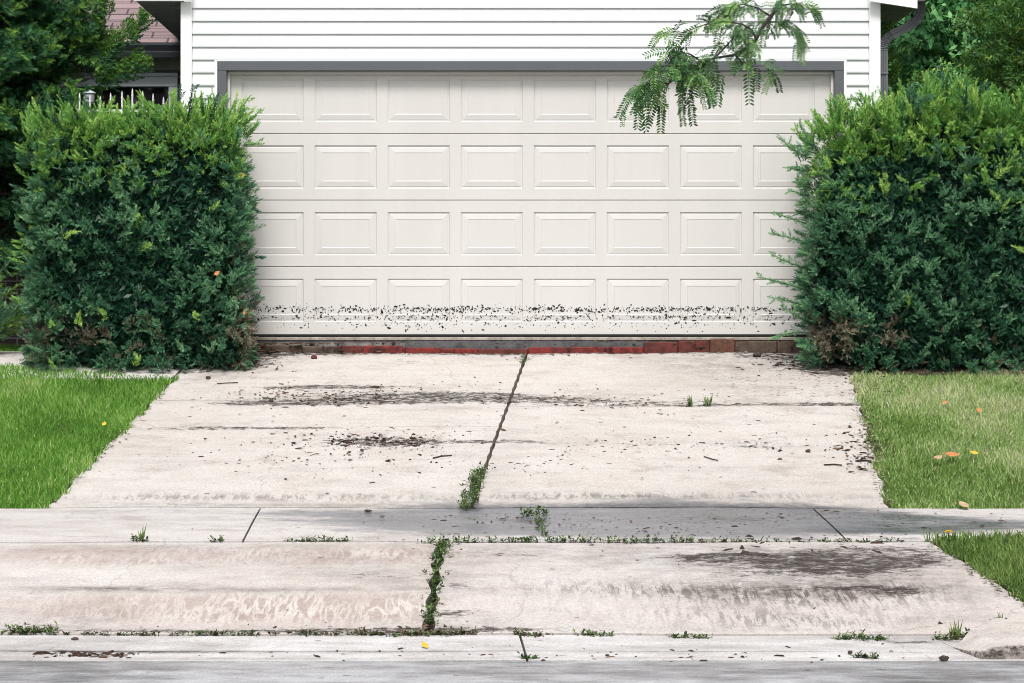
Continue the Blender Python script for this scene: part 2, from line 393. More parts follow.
for a in [(780, 560, 90, 7, .46), (860, 566, 60, 10, .44), (700, 558, 60, 5, .36), (800, 572, 110, 10, .26), (900, 596, 30, 4, .40), (860, 592, 50, 3, .40), (505, 556, 60, 4, .36), (380, 580, 60, 5, .34), (460, 590, 24, 4, .38), (455, 616, 36, 5, .45), (440, 560, 14, 16, .3), (420, 632, 100, 3, .5), (130, 631, 120, 2, .5), (650, 634, 60, 3, .3), (500, 630, 130, 3, .3), (300, 631, 90, 1.6, .5), (930, 560, 30, 8, .36), (880, 550, 70, 4, .4), (570, 548, 100, 2, .26), (962, 640, 14, 1.6, .6), (985, 634, 14, 1.6, .6), (1008, 627, 14, 1.6, .6), (700, 600, 160, 20, .12), (830, 580, 150, 26, .16), (560, 580, 100, 20, .08)]: stain('dirt', A_, *a)
for a in [(170, 651.5, 260, 1.2, 1.0), (560, 651, 200, .8, .25), (900, 640, 80, 4, .45), (700, 648, 140, 3, .3), (460, 658, 400, 1.2, .34), (200, 659, 200, 1.2, .34)]: stain('scum_shade', G_, *a)
for a in [(90, 651.5, 140, 1.0, .55), (900, 642, 60, 3, .4), (95, 656, 34, 1.6, .55), (560, 657, 60, 1.0, .45), (430, 657, 200, .8, .3)]: stain('dirt', G_, *a)
def stain_attrs(V):
    V = np.asarray(V); o = {}
    for k, L in STAIN.items():
        a = np.zeros(len(V))
        for cx, cy, rx, ry, s, p in L:
            q = ((V[:, 0] - cx) / rx) ** 2 + ((V[:, 1] - cy) / ry) ** 2
            a += s * np.exp(-q * .9)
        o[k] = a
    return o
class Sheet:
    """gridded top surface with skirts; edges are functions of y"""
    def __init__(s): s.V = []; s.F = []
    def patch(s, xl, xr, y0, y1, zf, step=.03, skirt=.10, ystep=None):
        ystep = ystep or step
        ny = max(1, int((y1 - y0) / ystep)); nx = max(2, int(max(xr(y0) - xl(y0), xr(y1) - xl(y1)) / step))
        b = len(s.V)
        for j in range(ny + 1):
            y = y0 + (y1 - y0) * j / ny
            a, c = xl(y), xr(y)
            for i in range(nx + 1):
                x = a + (c - a) * i / nx
                s.V.append((x, y, zf(x, y)))
        W = nx + 1
        for j in range(ny):
            for i in range(nx):
                q = b + j * W + i; s.F.append([q, q + 1, q + W + 1, q + W])
        ring = [b + i for i in range(W)] + [b + j * W + nx for j in range(1, ny + 1)] + [b + ny * W + i for i in range(nx - 1, -1, -1)] + [b + j * W for j in range(ny - 1, 0, -1)]
        c0 = len(s.V)
        for r in ring: x, y, z = s.V[r]; s.V.append((x, y, z - skirt))
        n = len(ring)
        for i in range(n): s.F.append([ring[i], c0 + i, c0 + (i + 1) % n, ring[(i + 1) % n]])
    def build(s, name, mat):
        return props(mk(name, s.V, s.F, mat, attrs=stain_attrs(s.V)), kind='structure')
def wob(x, y, a=.004):
    return a * (math.sin(x * 2.1 + y * 1.3) + math.sin(x * 5.3 - y * 3.7 + 1) * .5)
def line(p, q):
    return lambda y: p[0] + (q[0] - p[0]) * (y - p[1]) / (q[1] - p[1])
drv_l = line(on(175, 378, D_), on(48, 508, D_)); drv_r = line(on(852, 378, D_), on(888, 508, D_))
drv_c = line(on(527, 353, D_), on(470, 510, D_))
yF, yB = 13.835, 17.93
zD = lambda x, y: plane_z(y, D_) + wob(x, y)
jl = [on(300, 400, D_)[1], on(300, 427, D_)[1]]; jr = [on(700, 406, D_)[1], on(700, 444, D_)[1]]
s = Sheet(); gp = .007
edg = lambda y: .012 * math.sin(y * 9) + .008 * math.sin(y * 23)
for a, b in ((yF, jl[1] - .004), (jl[1] + .004, jl[0] - gp), (jl[0] + gp, yB)):
    s.patch(lambda y: drv_l(y) + edg(y), lambda y: drv_c(y) - .012 + .003 * math.sin(y * 31), a, b, zD, .03, ystep=.016)
for a, b in ((yF, jr[0] - gp), (jr[0] + gp, yB)):
    s.patch(lambda y: drv_c(y) + .012 + .003 * math.sin(y * 27), lambda y: drv_r(y) + edg(y + 4), a, b, zD, .03, ystep=.016)
s.build('driveway', M['drive'])
# sidewalk
zS = lambda x, y: plane_z(y, S_) + wob(x, y, .003)
y0s, y1s = 12.385, 13.815
sj = [line(on(258, 513, S_), on(243, 541, S_)), line(on(818, 513, S_), on(845, 539, S_))]
s = Sheet(); K = lambda c: (lambda y: c)
Wd = 2.75
edges = [K(-40), K(-9), K(-6.3), K(-3.7), sj[0]]
for i in range(len(edges) - 1):
    big = i == 0
    s.patch(lambda y, f=edges[i]: f(y) + .006, lambda y, f=edges[i + 1]: f(y) - .006, y0s, y1s, zS, .5 if big else .04)
cen = line(on(478, 513, S_), on(472, 541, S_))
s.patch(lambda y: sj[0](y) + .006, lambda y: sj[1](y) - .006, y0s, y1s, zS, .03)
e2 = [sj[1], K(3.4), K(4.9), K(9), K(40)]
for i in range(4):
    s.patch(lambda y, f=e2[i]: f(y) + .006, lambda y, f=e2[i + 1]: f(y) - .006, y0s, y1s, zS, .5 if i == 3 else .04)
s.build('sidewalk', M['walk'])
# apron: two slabs with flared sides
zA = lambda x, y: plane_z(y, A_) + .03 * math.sin(math.pi * (y - 10.68) / 1.68) * .6 + wob(x, y, .003)
yA0, yA1 = 10.70, 12.345
ac = line(on(441, 543, A_), on(428, 632, A_))
apr_r = line(on(930, 543, A_), on(1024, 606, A_)); apr_l = line(on(-30, 543, A_), on(-150, 632, A_))
s = Sheet()
s.patch(apr_l, lambda y: ac(y) - .022 + .010 * math.sin(y * 19), yA0, yA1, zA, .03, ystep=.02)
s.patch(lambda y: ac(y) + .022 + .010 * math.sin(y * 17), apr_r, yA0, yA1, zA, .03, ystep=.02)
s.build('driveway_apron', M['apron'])
# gutter pan and road
zG = lambda x, y: plane_z(y, G_) + wob(x, y, .002)
s = Sheet(); gj = line(on(520, 636, G_), on(527, 660, G_))
ym = on(500, 651.5, G_)[1]
for a, b in ((10.09, ym - .006), (ym + .006, 10.67)):
    s.patch(K(-40), K(-4.5), a, b, zG, .5, ystep=.05)
    s.patch(lambda y: -4.494, lambda y: gj(y) - .006, a, b, zG, .04)
    s.patch(lambda y: gj(y) + .006, lambda y: 4.494, a, b, zG, .04)
    s.patch(K(4.5), K(40), a, b, zG, .5, ystep=.05)
s.build('gutter', M['gutter'])
zR = lambda x, y: CH - 1.582 + .06 * (1 - ((y - 6.05) / 4.04) ** 2)
s = Sheet()
s.patch(K(-40), K(-4), 2.0, 10.075, zR, .5, ystep=.25)
s.patch(K(-4), K(4), 8.0, 10.075, zR, .04)
s.patch(K(-4), K(4), 2.0, 8.0, zR, .25)
s.patch(K(4), K(40), 2.0, 10.075, zR, .5, ystep=.25)
for a in [(300, 668, 400, 3, .35), (760, 672, 260, 4, .40), (560, 676, 120, 5, .25), (130, 664, 140, 2, .4)]:
    stain('scum_shade', (-1.575, 0), *a)
for a in [(540, 666, 60, 2, .3), (800, 670, 160, 3, .3), (150, 675, 150, 3, .25)]: stain('dirt', (-1.575, 0), *a)
s.build('road', M['road'])
# curbs beyond both ends of the apron: low rounded noses that swell out of the gutter
def curb(name, x0, sgn):
    n = 60; Vv = []; secs = []
    for i in range(n + 1):
        u = (i / n) ** 2.4 * 38.0                    # metres from the nose
        x = x0 + sgn * u
        h = min(1, u / .20); h = h * h * (3 - 2 * h)
        fr = 10.60 - .48 * min(1, u / .10) ** .6
        yb = min(10.93, max(fr + .05, 10.25 + 1.55 * u ** .8)) if u > 0 else fr + .05
        zb = plane_z(fr, G_) - .004
        zt = max(zb + .004, CH - 1.572 + .060 * h)
        zk = (plane_z(yb, A_) + .028 if yb > 10.68 else zt + .01 * h)
        zk = max(zk, zt)
        secs.append([(x, fr, zb - .08), (x, fr, zb + (zt - zb) * .5), (x, fr + .010, zb + (zt - zb) * .85), (x, fr + .035, zt), (x, (fr + yb) / 2, (zt + zk) / 2 + .006 * h), (x, yb, zk), (x, yb + .004, zb - .08)])
    m_ = len(secs[0]); Ff = []
    for q in secs: Vv += q
    for i in range(n):
        for k in range(m_ - 1):
            a = i * m_ + k; Ff.append([a, a + 1, a + m_ + 1, a + m_])
    Ff.append(list(range(m_))); Ff.append([n * m_ + k for k in range(m_)])
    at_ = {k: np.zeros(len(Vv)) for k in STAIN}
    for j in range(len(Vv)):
        if j % m_ < 3: at_['scum_shade'][j] = .95; at_['dirt'][j] = .40  # front face darkened: its shade painted in, along with some grime
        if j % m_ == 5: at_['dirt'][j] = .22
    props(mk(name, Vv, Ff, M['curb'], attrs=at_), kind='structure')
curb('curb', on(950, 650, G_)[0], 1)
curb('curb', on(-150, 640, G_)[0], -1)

# walkway to the left behind the lawn
s = Sheet()
zW = lambda x, y: plane_z(y, D_) + .004 if y < 17.9 else plane_z(17.9, D_) + .004
yw0, yw1 = on(175, 378.5, D_)[1], 18.6
_wl = (on(0, 366, D_), on(175, 378, D_))
ywf = lambda x: _wl[0][1] + (_wl[1][1] - _wl[0][1]) * (x - _wl[0][0]) / (_wl[1][0] - _wl[0][0])
s.patch(K(-12), lambda y: (drv_l(y) if y < 17.93 else drv_l(17.93)) - .02, yw0, 17.92, zW, .08)
s.patch(K(-12), K(-2.75), 17.93, 18.55, zW, .08)
s.build('walkway', M['walk'])
# soil strips: planting bed under the hedge to the right, filler in the joints
def flat(name, pts, mat, kind='structure'):
    return props(mk(name, pts, [list(range(len(pts)))], mat), kind=kind)
flat('soil', [(drv_l(yF) - .05, yF - .05, plane_z(yF, D_) - .03), (drv_r(yF) + .05, yF - .05, plane_z(yF, D_) - .03), (drv_r(yB) + .05, yB, plane_z(yB, D_) - .03), (drv_l(yB) - .05, yB, plane_z(yB, D_) - .03)], M['soil'])
flat('soil', [(-9, 12.3, plane_z(12.3, S_) - .035), (9, 12.3, plane_z(12.3, S_) - .035), (9, 13.9, plane_z(13.9, S_) - .035), (-9, 13.9, plane_z(13.9, S_) - .035)], M['soil'])
flat('soil', [(-4, 10.6, plane_z(10.6, A_) - .045), (4, 10.6, plane_z(10.6, A_) - .045), (4, 12.4, plane_z(12.4, A_) - .045), (-4, 12.4, plane_z(12.4, A_) - .045)], M['soil'])
# lawns
zL = lambda x, y: (plane_z(y, D_) if y < 17.9 else plane_z(17.9, D_)) - .012
def lawn(xl, xr, y0, y1, zf):
    s = Sheet(); s.patch(xl, xr, y0, y1, zf, .25, .12); return props(mk('lawn', s.V, s.F, M['lawn']), kind='structure')
lawn(K(-40), lambda y: drv_l(y) - .01, 13.82, yw0 - .02, zL)
_a, _b = (-5.5, 17.86), (_wl[1][0] - .02, yw0 - .02)
props(mk('lawn', [(-40, _b[1], zL(0, _b[1])), (_b[0], _b[1], zL(0, _b[1])), (_a[0], 17.86, zL(0, 17.86) + .008), (-40, 17.86, zL(0, 17.86) + .008)], [[0, 1, 2, 3]], M['lawn']), kind='structure')
lawn(lambda y: drv_r(min(y, 17.9)) + .02, K(40), 13.82, 19.5, zL)
lawn(K(-40), K(-2.9), 18.57, 20.4, zL)
zP = lambda x, y: plane_z(y, A_) + .012
lawn(lambda y: apr_r(y) + .03, K(40), 10.93, 12.37, zP)
lawn(K(-40), lambda y: apr_l(y) - .03, 10.93, 12.37, zP)
# bed of dirt under right hedge
s = Sheet(); s.patch(lambda y: drv_r(y) - .02, K(6), 17.2, 17.94, lambda x, y: zL(x, y) + .02, .1); props(mk('planting_bed', s.V, s.F, M['soil']), kind='structure')

# ------------------------------------------------------------------ foliage machinery
def frames(dirs, roll):
    d = dirs / np.linalg.norm(dirs, axis=1, keepdims=True)
    ref = np.where(np.abs(d[:, 2:3]) > .9, np.array([[1., 0, 0]]), np.array([[0., 0, 1]]))
    u = np.cross(ref, d); u /= np.linalg.norm(u, axis=1, keepdims=True)
    w = np.cross(d, u)
    c, s_ = np.cos(roll)[:, None], np.sin(roll)[:, None]
    return u * c + w * s_, w * c - u * s_, d
def stamp(tv, tf, pos, dirs, size, roll=None):
    """copies of a small template (axis +z) as arrays"""
    n = len(pos)
    if roll is None: roll = R.uniform(0, 2 * math.pi, n)
    u, w, d = frames(dirs, roll)
    size = np.broadcast_to(size, (n,))[:, None]
    V = (pos[:, None, :] + size[:, :, None] * (tv[None, :, 0:1] * u[:, None, :] + tv[None, :, 1:2] * w[:, None, :] + tv[None, :, 2:3] * d[:, None, :])).reshape(-1, 3)
    F = (tf[None] + (np.arange(n) * len(tv))[:, None, None]).reshape(-1, tf.shape[1])
    return V, F
def sprig_template(n=20, L=1.0, nl=.30, nw=.075, seed=0, taper=True, flat=.55):
    """a yew shoot: needles along a stem of length 1, axis +z"""
    r = np.random.default_rng(seed); V = []; F = []
    for i in range(n):
        t = (i + .3) / n
        a = (math.pi if i % 2 else 0) + r.normal(0, flat)
        l = nl * (1 - .55 * t if taper else 1) * r.uniform(.8, 1.15)
        el = .55 + .75 * t + r.normal(0, .12)          # angle to the plane across the stem
        dr = np.array([math.cos(a) * math.cos(el), math.sin(a) * math.cos(el), math.sin(el)])
        sd = np.cross(dr, [r.normal(0, .4), r.normal(0, .4), 1]); sd /= np.linalg.norm(sd)
        b = np.array([0, 0, t * .86])
        k = len(V)
        V += [b, b + dr * l * .5 + sd * nw * .5, b + dr * l, b + dr * l * .5 - sd * nw * .5]
        F.append([k, k + 1, k + 2, k + 3])
    return np.array(V), np.array(F)
def leafclump_template(n=9, spread=.5, ll=.55, lw=.26, seed=0):
    r = np.random.default_rng(seed); V = []; F = []
    for i in range(n):
        b = np.array([r.normal(0, spread * .35), r.normal(0, spread * .35), r.uniform(0, .8)])
        a = r.uniform(0, 2 * math.pi); el = r.uniform(-.5, .9)
        dr = np.array([math.cos(a) * math.cos(el), math.sin(a) * math.cos(el), math.sin(el)])
        sd = np.cross(dr, [r.normal(0, .3), r.normal(0, .3), 1]); sd /= np.linalg.norm(sd)
        l = ll * r.uniform(.7, 1.2); k = len(V)
        V += [b, b + dr * l * .45 + sd * lw * .5, b + dr * l, b + dr * l * .45 - sd * lw * .5]
        F.append([k, k + 1, k + 2, k + 3])
    return np.array(V), np.array(F)
class Cloud:
    def __init__(s): s.V = []; s.F = []; s.T = []; s.M = []; s.n = 0
    def put(s, tmpl, pos, dirs, size, tint, mat=0, roll=None, grad=0.):
        if len(pos) == 0: return
        tv, tf = tmpl
        V, F = stamp(tv, tf, np.asarray(pos), np.asarray(dirs), size, roll)
        s.V.append(V); s.F.append(F + s.n); s.n += len(V)
        s.T.append(np.repeat(np.broadcast_to(tint, (len(pos),)), len(tv)) + R.normal(0, .05, len(V)) + grad * np.tile(tv[:, 2] - .55, len(pos)))
        s.M.append(np.full(len(F), mat))
    def build(s, name, mats, parent=None, origin=None):
        return mk(name, np.concatenate(s.V), np.concatenate(s.F), mats, parent, np.concatenate(s.M), {'tint': np.clip(np.concatenate(s.T), 0, 1)}, origin=origin)
YEW = [sprig_template(26, nl=.46, nw=.075, seed=i) for i in range(5)]
LONG = [sprig_template(34, nl=.16, nw=.036, seed=20 + i, taper=False) for i in range(4)]

def lump(p, f=3.1, ph=0.):
    return (np.sin(p[:, 0] * f + 1.3 + ph) * np.sin(p[:, 2] * f * 1.2 + .7) + np.sin(p[:, 0] * f * 2.3 + p[:, 2] * f * 1.9 + ph) * .6 + np.sin(p[:, 1] * f * 2.9 + p[:, 2] * f * 2.6) * .5)
def hedge_points(n, half, ex):
    hx, hy, hz = half
    A = np.array([hy * hz, hy * hz, hx * hz, hx * hz, hx * hy * 1.2, hx * hy * .15]); A /= A.sum()
    f = R.choice(6, n, p=A); q = R.uniform(-1, 1, (n, 3))
    ax = f // 2; sg = np.where(f % 2 == 0, 1., -1.)
    # face order: +x,-x,+y,-y,+z,-z
    q[np.arange(n), ax] = sg
    s_ = (np.abs(q) ** ex).sum(1) ** (-1 / ex)
    q = q * s_[:, None]
    nrm = np.sign(q) * np.abs(q) ** (ex - 1) / np.array(half); nrm /= np.linalg.norm(nrm, axis=1, keepdims=True)
    lo = (q[:, 2] < 0) & (ax < 2)
    sx = (np.abs(q[:, 0]) ** ex + np.abs(q[:, 1]) ** ex + 1e-9) ** (-1 / ex)
    q[lo, :2] *= sx[lo, None]
    return q, nrm
def hedge(name, label, c, half, ex, n, brown, stickouts, top_new, seed, side_fn=None, lumpy=.035, dome=None):
    root = empty(name, (c[0], c[1], c[2] - half[2]), label, 'hedge', 'clipped yew hedges flanking the garage door')
    # rosettes of shoots: each cluster springs from a branch end near the clipped face
    per = 11; nc = int(n / per * .88)
    qc, nc_ = hedge_points(nc, half, ex)
    pc = qc * np.array(half) + np.array(c)
    if side_fn is not None: pc[:, 0] += side_fn(qc)
    lp = lump(pc, 3.3, seed)
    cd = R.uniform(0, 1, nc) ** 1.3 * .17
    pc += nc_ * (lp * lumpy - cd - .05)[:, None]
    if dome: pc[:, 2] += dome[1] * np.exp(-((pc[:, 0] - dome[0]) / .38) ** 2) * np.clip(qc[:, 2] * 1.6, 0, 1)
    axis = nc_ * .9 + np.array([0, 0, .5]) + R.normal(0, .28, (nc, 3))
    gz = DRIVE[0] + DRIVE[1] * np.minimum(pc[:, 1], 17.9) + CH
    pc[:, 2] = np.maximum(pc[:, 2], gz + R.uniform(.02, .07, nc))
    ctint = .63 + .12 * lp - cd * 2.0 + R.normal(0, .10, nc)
    k = np.repeat(np.arange(nc), per); n = len(k)
    q = qc[k]; h = (q[:, 2] + 1) / 2
    dirs = axis[k] * .85 + R.normal(0, .40, (n, 3))
    dn_ = dirs / np.linalg.norm(dirs, axis=1, keepdims=True)
    p = pc[k] + R.normal(0, .017, (n, 3)) + dn_ * R.uniform(.0, .03, n)[:, None]
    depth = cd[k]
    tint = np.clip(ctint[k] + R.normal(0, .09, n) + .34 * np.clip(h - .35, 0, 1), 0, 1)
    newp = np.clip((h - .52) * 2.2, 0, 1) ** 1.7 * top_new + np.where(h > .4, .012, .004)
    cr = R.uniform(0, 1, nc)[k] * .6 + R.uniform(0, 1, n) * .4
    new = (cr < newp) & (depth < .13)
    bd = brown(p, q) if brown else np.zeros(n)
    dead = (R.uniform(0, 1, nc)[k] * .6 + R.uniform(0, 1, n) * .4) < bd
    size = R.uniform(.052, .080, n)
    cl = Cloud()
    kind = np.where(dead, 2, np.where(new, 1, 0))
    tm = R.integers(0, 5, n)
    for k in range(3):
        for t in range(5):
            s_ = (kind == k) & (tm == t)
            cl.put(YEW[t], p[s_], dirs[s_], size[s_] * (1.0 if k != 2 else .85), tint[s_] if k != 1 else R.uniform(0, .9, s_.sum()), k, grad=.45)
    cl.build('foliage', [M['yew'], M['yew_new'], M['yew_dead']], root)
    # shaded inner growth
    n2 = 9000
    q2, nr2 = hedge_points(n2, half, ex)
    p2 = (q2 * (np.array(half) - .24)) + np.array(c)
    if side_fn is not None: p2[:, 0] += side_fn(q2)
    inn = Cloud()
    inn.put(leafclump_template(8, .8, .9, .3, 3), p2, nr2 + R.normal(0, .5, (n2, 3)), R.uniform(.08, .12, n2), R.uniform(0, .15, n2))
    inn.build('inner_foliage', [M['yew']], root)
    for i in range(4):
        x = c[0] + half[0] * (-.7 + .47 * i); y = c[1] + half[1] * random.uniform(-.4, .4)
        MB().tube([(x, y, c[2] - half[2] - .03), (x + random.uniform(-.08, .08), y, c[2] - half[2] * .5), (x + random.uniform(-.2, .2), y, c[2] + half[2] * .5)], [.024, .018, .006], 6).build('stem', M['bark'], root)
    # long new shoots standing out
    sh = Cloud()
    for (x, y, z, dx, dy, dz, L, mt, ti) in stickouts:
        pts = []; dd = Vector((dx, dy, dz)).normalized(); cur = Vector((x, y, z)); seg = max(3, int(L / .045)); bend = Vector((R.normal(0, .05), R.normal(0, .05), R.normal(.02, .05)))
        for k in range(seg):
            pts.append((cur.copy(), dd.copy())); cur = cur + dd * (L / seg); dd = (dd + bend).normalized()
        tb = MB().tube([a for a, _ in pts], [.0035 * (1 - .7 * i / seg) for i in range(seg)], 4)
        sh.V.append(np.array(tb.v)); sh.F.append(np.array(tb.f) + sh.n); sh.n += len(tb.v); sh.T.append(np.full(len(tb.v), .1)); sh.M.append(np.full(len(tb.f), 2))
        P = np.array([a for a, _ in pts]); Dd = np.array([b for _, b in pts])
        szs = np.linspace(1.3, .85, seg) * .10
        sh.put(LONG[int(R.integers(0, 4))] if False else YEW[int(R.integers(0, 5))], P, Dd, szs * .8, np.clip(ti + np.linspace(-.1, .2, seg), 0, 1), mt, grad=.3)
        m_ = R.uniform(0, 1, seg) < .55
        if m_.any(): sh.put(YEW[int(R.integers(0, 5))], P[m_], Dd[m_] + R.normal(0, .55, (m_.sum(), 3)), .085, ti, mt)
    sh.build('new_shoots', [M['yew'], M['yew_new'], M['yew_dead']], root)
    return root
# left hedge
xl, xr = at(22, 0, 17.3)[0], at(252, 0, 17.3)[0]
zb = plane_z(17.2, D_) - .17; zt = CH + (311 - 112) * 17.4 / FX
cL = ((xl + xr) / 2, 17.54, (zb + zt) / 2); hL = ((xr - xl) / 2, .36, (zt - zb) / 2)
def brownL(p, q):
    h = (q[:, 2] + 1) / 2
    return np.clip(np.exp(-((h - .23) / .07) ** 2) * (.46 + .30 * np.sin(p[:, 0] * 4 + 1)), 0, 1) * (q[:, 1] < .2) + .22 * (h < .22) + .30 * (q[:, 0] > .90) * (h < .6) + .006
def topshoots(n, c, half, Lr, x0=-1., x1=1., zoff=-.06, lean=0., edge_drop=.10, ybias=0.):
    o = []
    for i in range(n):
        u = random.uniform(x0, x1); v = random.uniform(-1, .9)
        z = c[2] + half[2] * (1 - edge_drop * abs(u) ** 6) + zoff + random.uniform(-.10, .03)
        o.append((c[0] + half[0] * u * .97, c[1] + half[1] * v, z, random.gauss(lean + u * .35, .5), random.gauss(-.15, .45), 1, random.uniform(*Lr), 1 if random.random() < .82 else 0, random.uniform(.0, .8)))
    return o
stL = topshoots(190, cL, hL, (.09, .22))
stL += topshoots(26, cL, hL, (.20, .32), .2, .95)
for px, py, dx, dz, L in [(232, 140, .8, .6, .22), (238, 126, .9, .45, .24), (243, 145, .9, .1, .16), (246, 210, 1, -.1, .10), (250, 258, 1, .1, .10), (236, 118, .5, .9, .2)]:
    x, y, z = at(px, py, 17.45); stL.append((x, y, z, dx, -.1, dz, L, 1 if py < 150 else 0, .3))
for i in range(46):      # light fringes on the front
    u = random.uniform(-.95, .95); hh = random.random() ** .8
    stL.append((cL[0] + hL[0] * u, cL[1] - hL[1] * .93, cL[2] + hL[2] * (hh * 1.7 - .85), random.gauss(.2, .5), -.55, random.uniform(.0, .9), random.uniform(.08, .15), 1 if random.random() < .22 else 0, random.uniform(.3, 1.)))
for i in range(26):      # left rim
    stL.append((cL[0] - hL[0] * .96, cL[1] + hL[1] * random.uniform(-.8, .5), cL[2] + hL[2] * random.uniform(-.6, .75), -1, -.2, random.uniform(.1, .7), random.uniform(.07, .14), 1 if random.random() < .4 else 0, .5))
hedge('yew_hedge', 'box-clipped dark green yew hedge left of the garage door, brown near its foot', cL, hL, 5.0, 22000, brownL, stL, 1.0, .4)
# right hedge
xl, xr = at(806, 0, 17.3)[0], at(1085, 0, 17.3)[0]
zb = plane_z(17.1, D_) - .19; zt = CH + (311 - 114) * 17.5 / FX
cR = ((xl + xr) / 2, 17.53, (zb + zt) / 2); hR = ((xr - xl) / 2, .40, (zt - zb) / 2)
def brownR(p, q):
    h = (q[:, 2] + 1) / 2
    a = np.exp(-((p[:, 0] - at(830, 0, 17.2)[0]) / .17) ** 2 - ((h - .22) / .08) ** 2) * .95
    b = np.exp(-((p[:, 0] - at(893, 0, 17.2)[0]) / .10) ** 2 - ((h - .25) / .06) ** 2) * .95
    b2 = np.exp(-((p[:, 0] - at(945, 0, 17.2)[0]) / .07) ** 2 - ((h - .37) / .05) ** 2) * .75
    return np.clip(a + b + b2 + .22 * (h < .27), 0, 1) * (q[:, 1] < .2)
stR = topshoots(240, cR, hR, (.10, .26), edge_drop=.22)
stR += topshoots(80, cR, hR, (.14, .30), -.55, .6, zoff=-.02)
stR += topshoots(70, cR, hR, (.14, .30), -.25, .25, zoff=.08)
for px, py, tx, ty, mt in [(818, 150, 786, 136, 1), (812, 158, 772, 147, 0), (822, 140, 803, 116, 1), (810, 172, 783, 166, 0), (808, 196, 786, 190, 0), (807, 224, 770, 211, 0), (806, 242, 772, 233, 0), (806, 268, 772, 259, 0), (806, 290, 753, 273, 0), (806, 306, 765, 294, 0), (808, 322, 782, 310, 0), (808, 333, 770, 330, 0), (835, 130, 826, 98, 1), (848, 124, 846, 94, 1), (828, 136, 812, 104, 1), (862, 120, 866, 92, 1)]:
    p0 = Vector(at(px, py, 17.4)); p1 = Vector(at(tx, ty, 17.25)); dv = p1 - p0
    stR.append((*p0, *dv.normalized(), dv.length, mt, .5 if mt else .85))
for i in range(64):
    u = random.uniform(-.9, .95); hh = random.random() ** .6
    stR.append((cR[0] + hR[0] * u, cR[1] - hR[1] * .93, cR[2] + hR[2] * (hh * 1.7 - .8), random.gauss(0, .5), -.55, random.uniform(.1, 1.), random.uniform(.09, .2), 1 if random.random() < .10 + .6 * (hh > .65) else 0, random.uniform(.3, 1.)))
for i in range(40):
    stR.append((cR[0] - hR[0] * .95, cR[1] + hR[1] * random.uniform(-.8, .5), cR[2] + hR[2] * random.uniform(-.75, .8), -1, -.3, random.uniform(.0, .6), random.uniform(.06, .13), 0, random.uniform(.4, 1)))
def sideR(q):
    return np.where(q[:, 0] < 0, .10 * (q[:, 2] > .3) * (q[:, 2] - .3) + .07 * (q[:, 2] < -.5) * (-.5 - q[:, 2]) * 2, 0) * np.abs(q[:, 0])
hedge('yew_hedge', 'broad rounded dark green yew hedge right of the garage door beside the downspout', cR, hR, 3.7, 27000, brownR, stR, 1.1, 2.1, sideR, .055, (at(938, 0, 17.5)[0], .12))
# dead leaves caught in the left hedge
def leaf_obj(name, label, pos, L, mat, cat='leaf', group=None, nrm=None, seed=0):
    r = random.Random(seed); mb = MB()
    n = 6; c = r.uniform(.15, .4)
    vs = []; fs = []
    for i in range(n + 1):
        t = i / n; w = .36 * math.sin(math.pi * min(1, t * .92 + .04)) * (1 - .25 * t); b = c * (t - .5) ** 2
        vs += [(-w, t - .5, b + .12 * w), (0, t - .5, b), (w, t - .5, b + .16 * w)]
    for i in range(n):
        a = i * 3; fs += [[a, a + 1, a + 4, a + 3], [a + 1, a + 2, a + 5, a + 4]]
    rot = Matrix.Rotation(r.uniform(0, 6.28), 3, 'Z')
    if nrm is not None: rot = Vector(nrm).to_track_quat('Z', 'Y').to_matrix() @ rot
    vs = [Vector(pos) + rot @ (Vector(v) * L) for v in vs]
    mb.add(vs, fs); mb.tube([Vector(pos) + rot @ (Vector((0, -.5, c * .25)) * L), Vector(pos) + rot @ (Vector((.05, -.85, c * .2)) * L)], .02 * L, 4)
    o = mb.build(name, mat, smooth=True, origin=pos)
    return props(o, label, cat, group)
for i, (px, py, L, w) in enumerate([(241, 175, .065, 'upper'), (217, 273, .05, 'middle'), (245, 312, .05, 'lower')]):
    leaf_obj('dead_leaf', {'upper': 'orange dead leaf caught high in the right flank of the left hedge', 'middle': 'small orange dead leaf in the face of the left hedge, below the higher one', 'lower': 'orange dead leaf caught low in the left hedge above its brown band'}[w], at(px, py, 17.19 if px < 235 else 17.28), L, M['orange'], group='dead leaves caught in the left hedge', nrm=(.2, -1, .2), seed=i)
# ------------------------------------------------------------------ garage
YW = 18.0
X = lambda px, d=YW: (px - VX) * d / FX
Z = lambda py, d=YW: CH + (VY - py) * d / FX
gar = empty('garage', ((X(181) + X(880)) / 2, YW, 1.3), 'white garage with horizontal siding and a wide cream panelled door in a dark grey surround', 'garage')
gx0, gx1 = X(181), X(880)
dx0, dx1 = X(227), X(834); dzt = Z(71); dzb = Z(333)
zbase = 1.18; zeave = Z(2.5)
# walls: core behind the siding
mb = MB()
mb.box(gx0 + .02, dx0 - .02, YW + .03, YW + .16, zbase, zeave + .4)
mb.box(dx1 + .02, gx1 - .02, YW + .03, YW + .16, zbase, zeave + .4)
mb.box(dx0 - .02, dx1 + .02, YW + .03, YW + .16, dzt + .02, zeave + .4)
mb.build('wall', M['white'], gar)
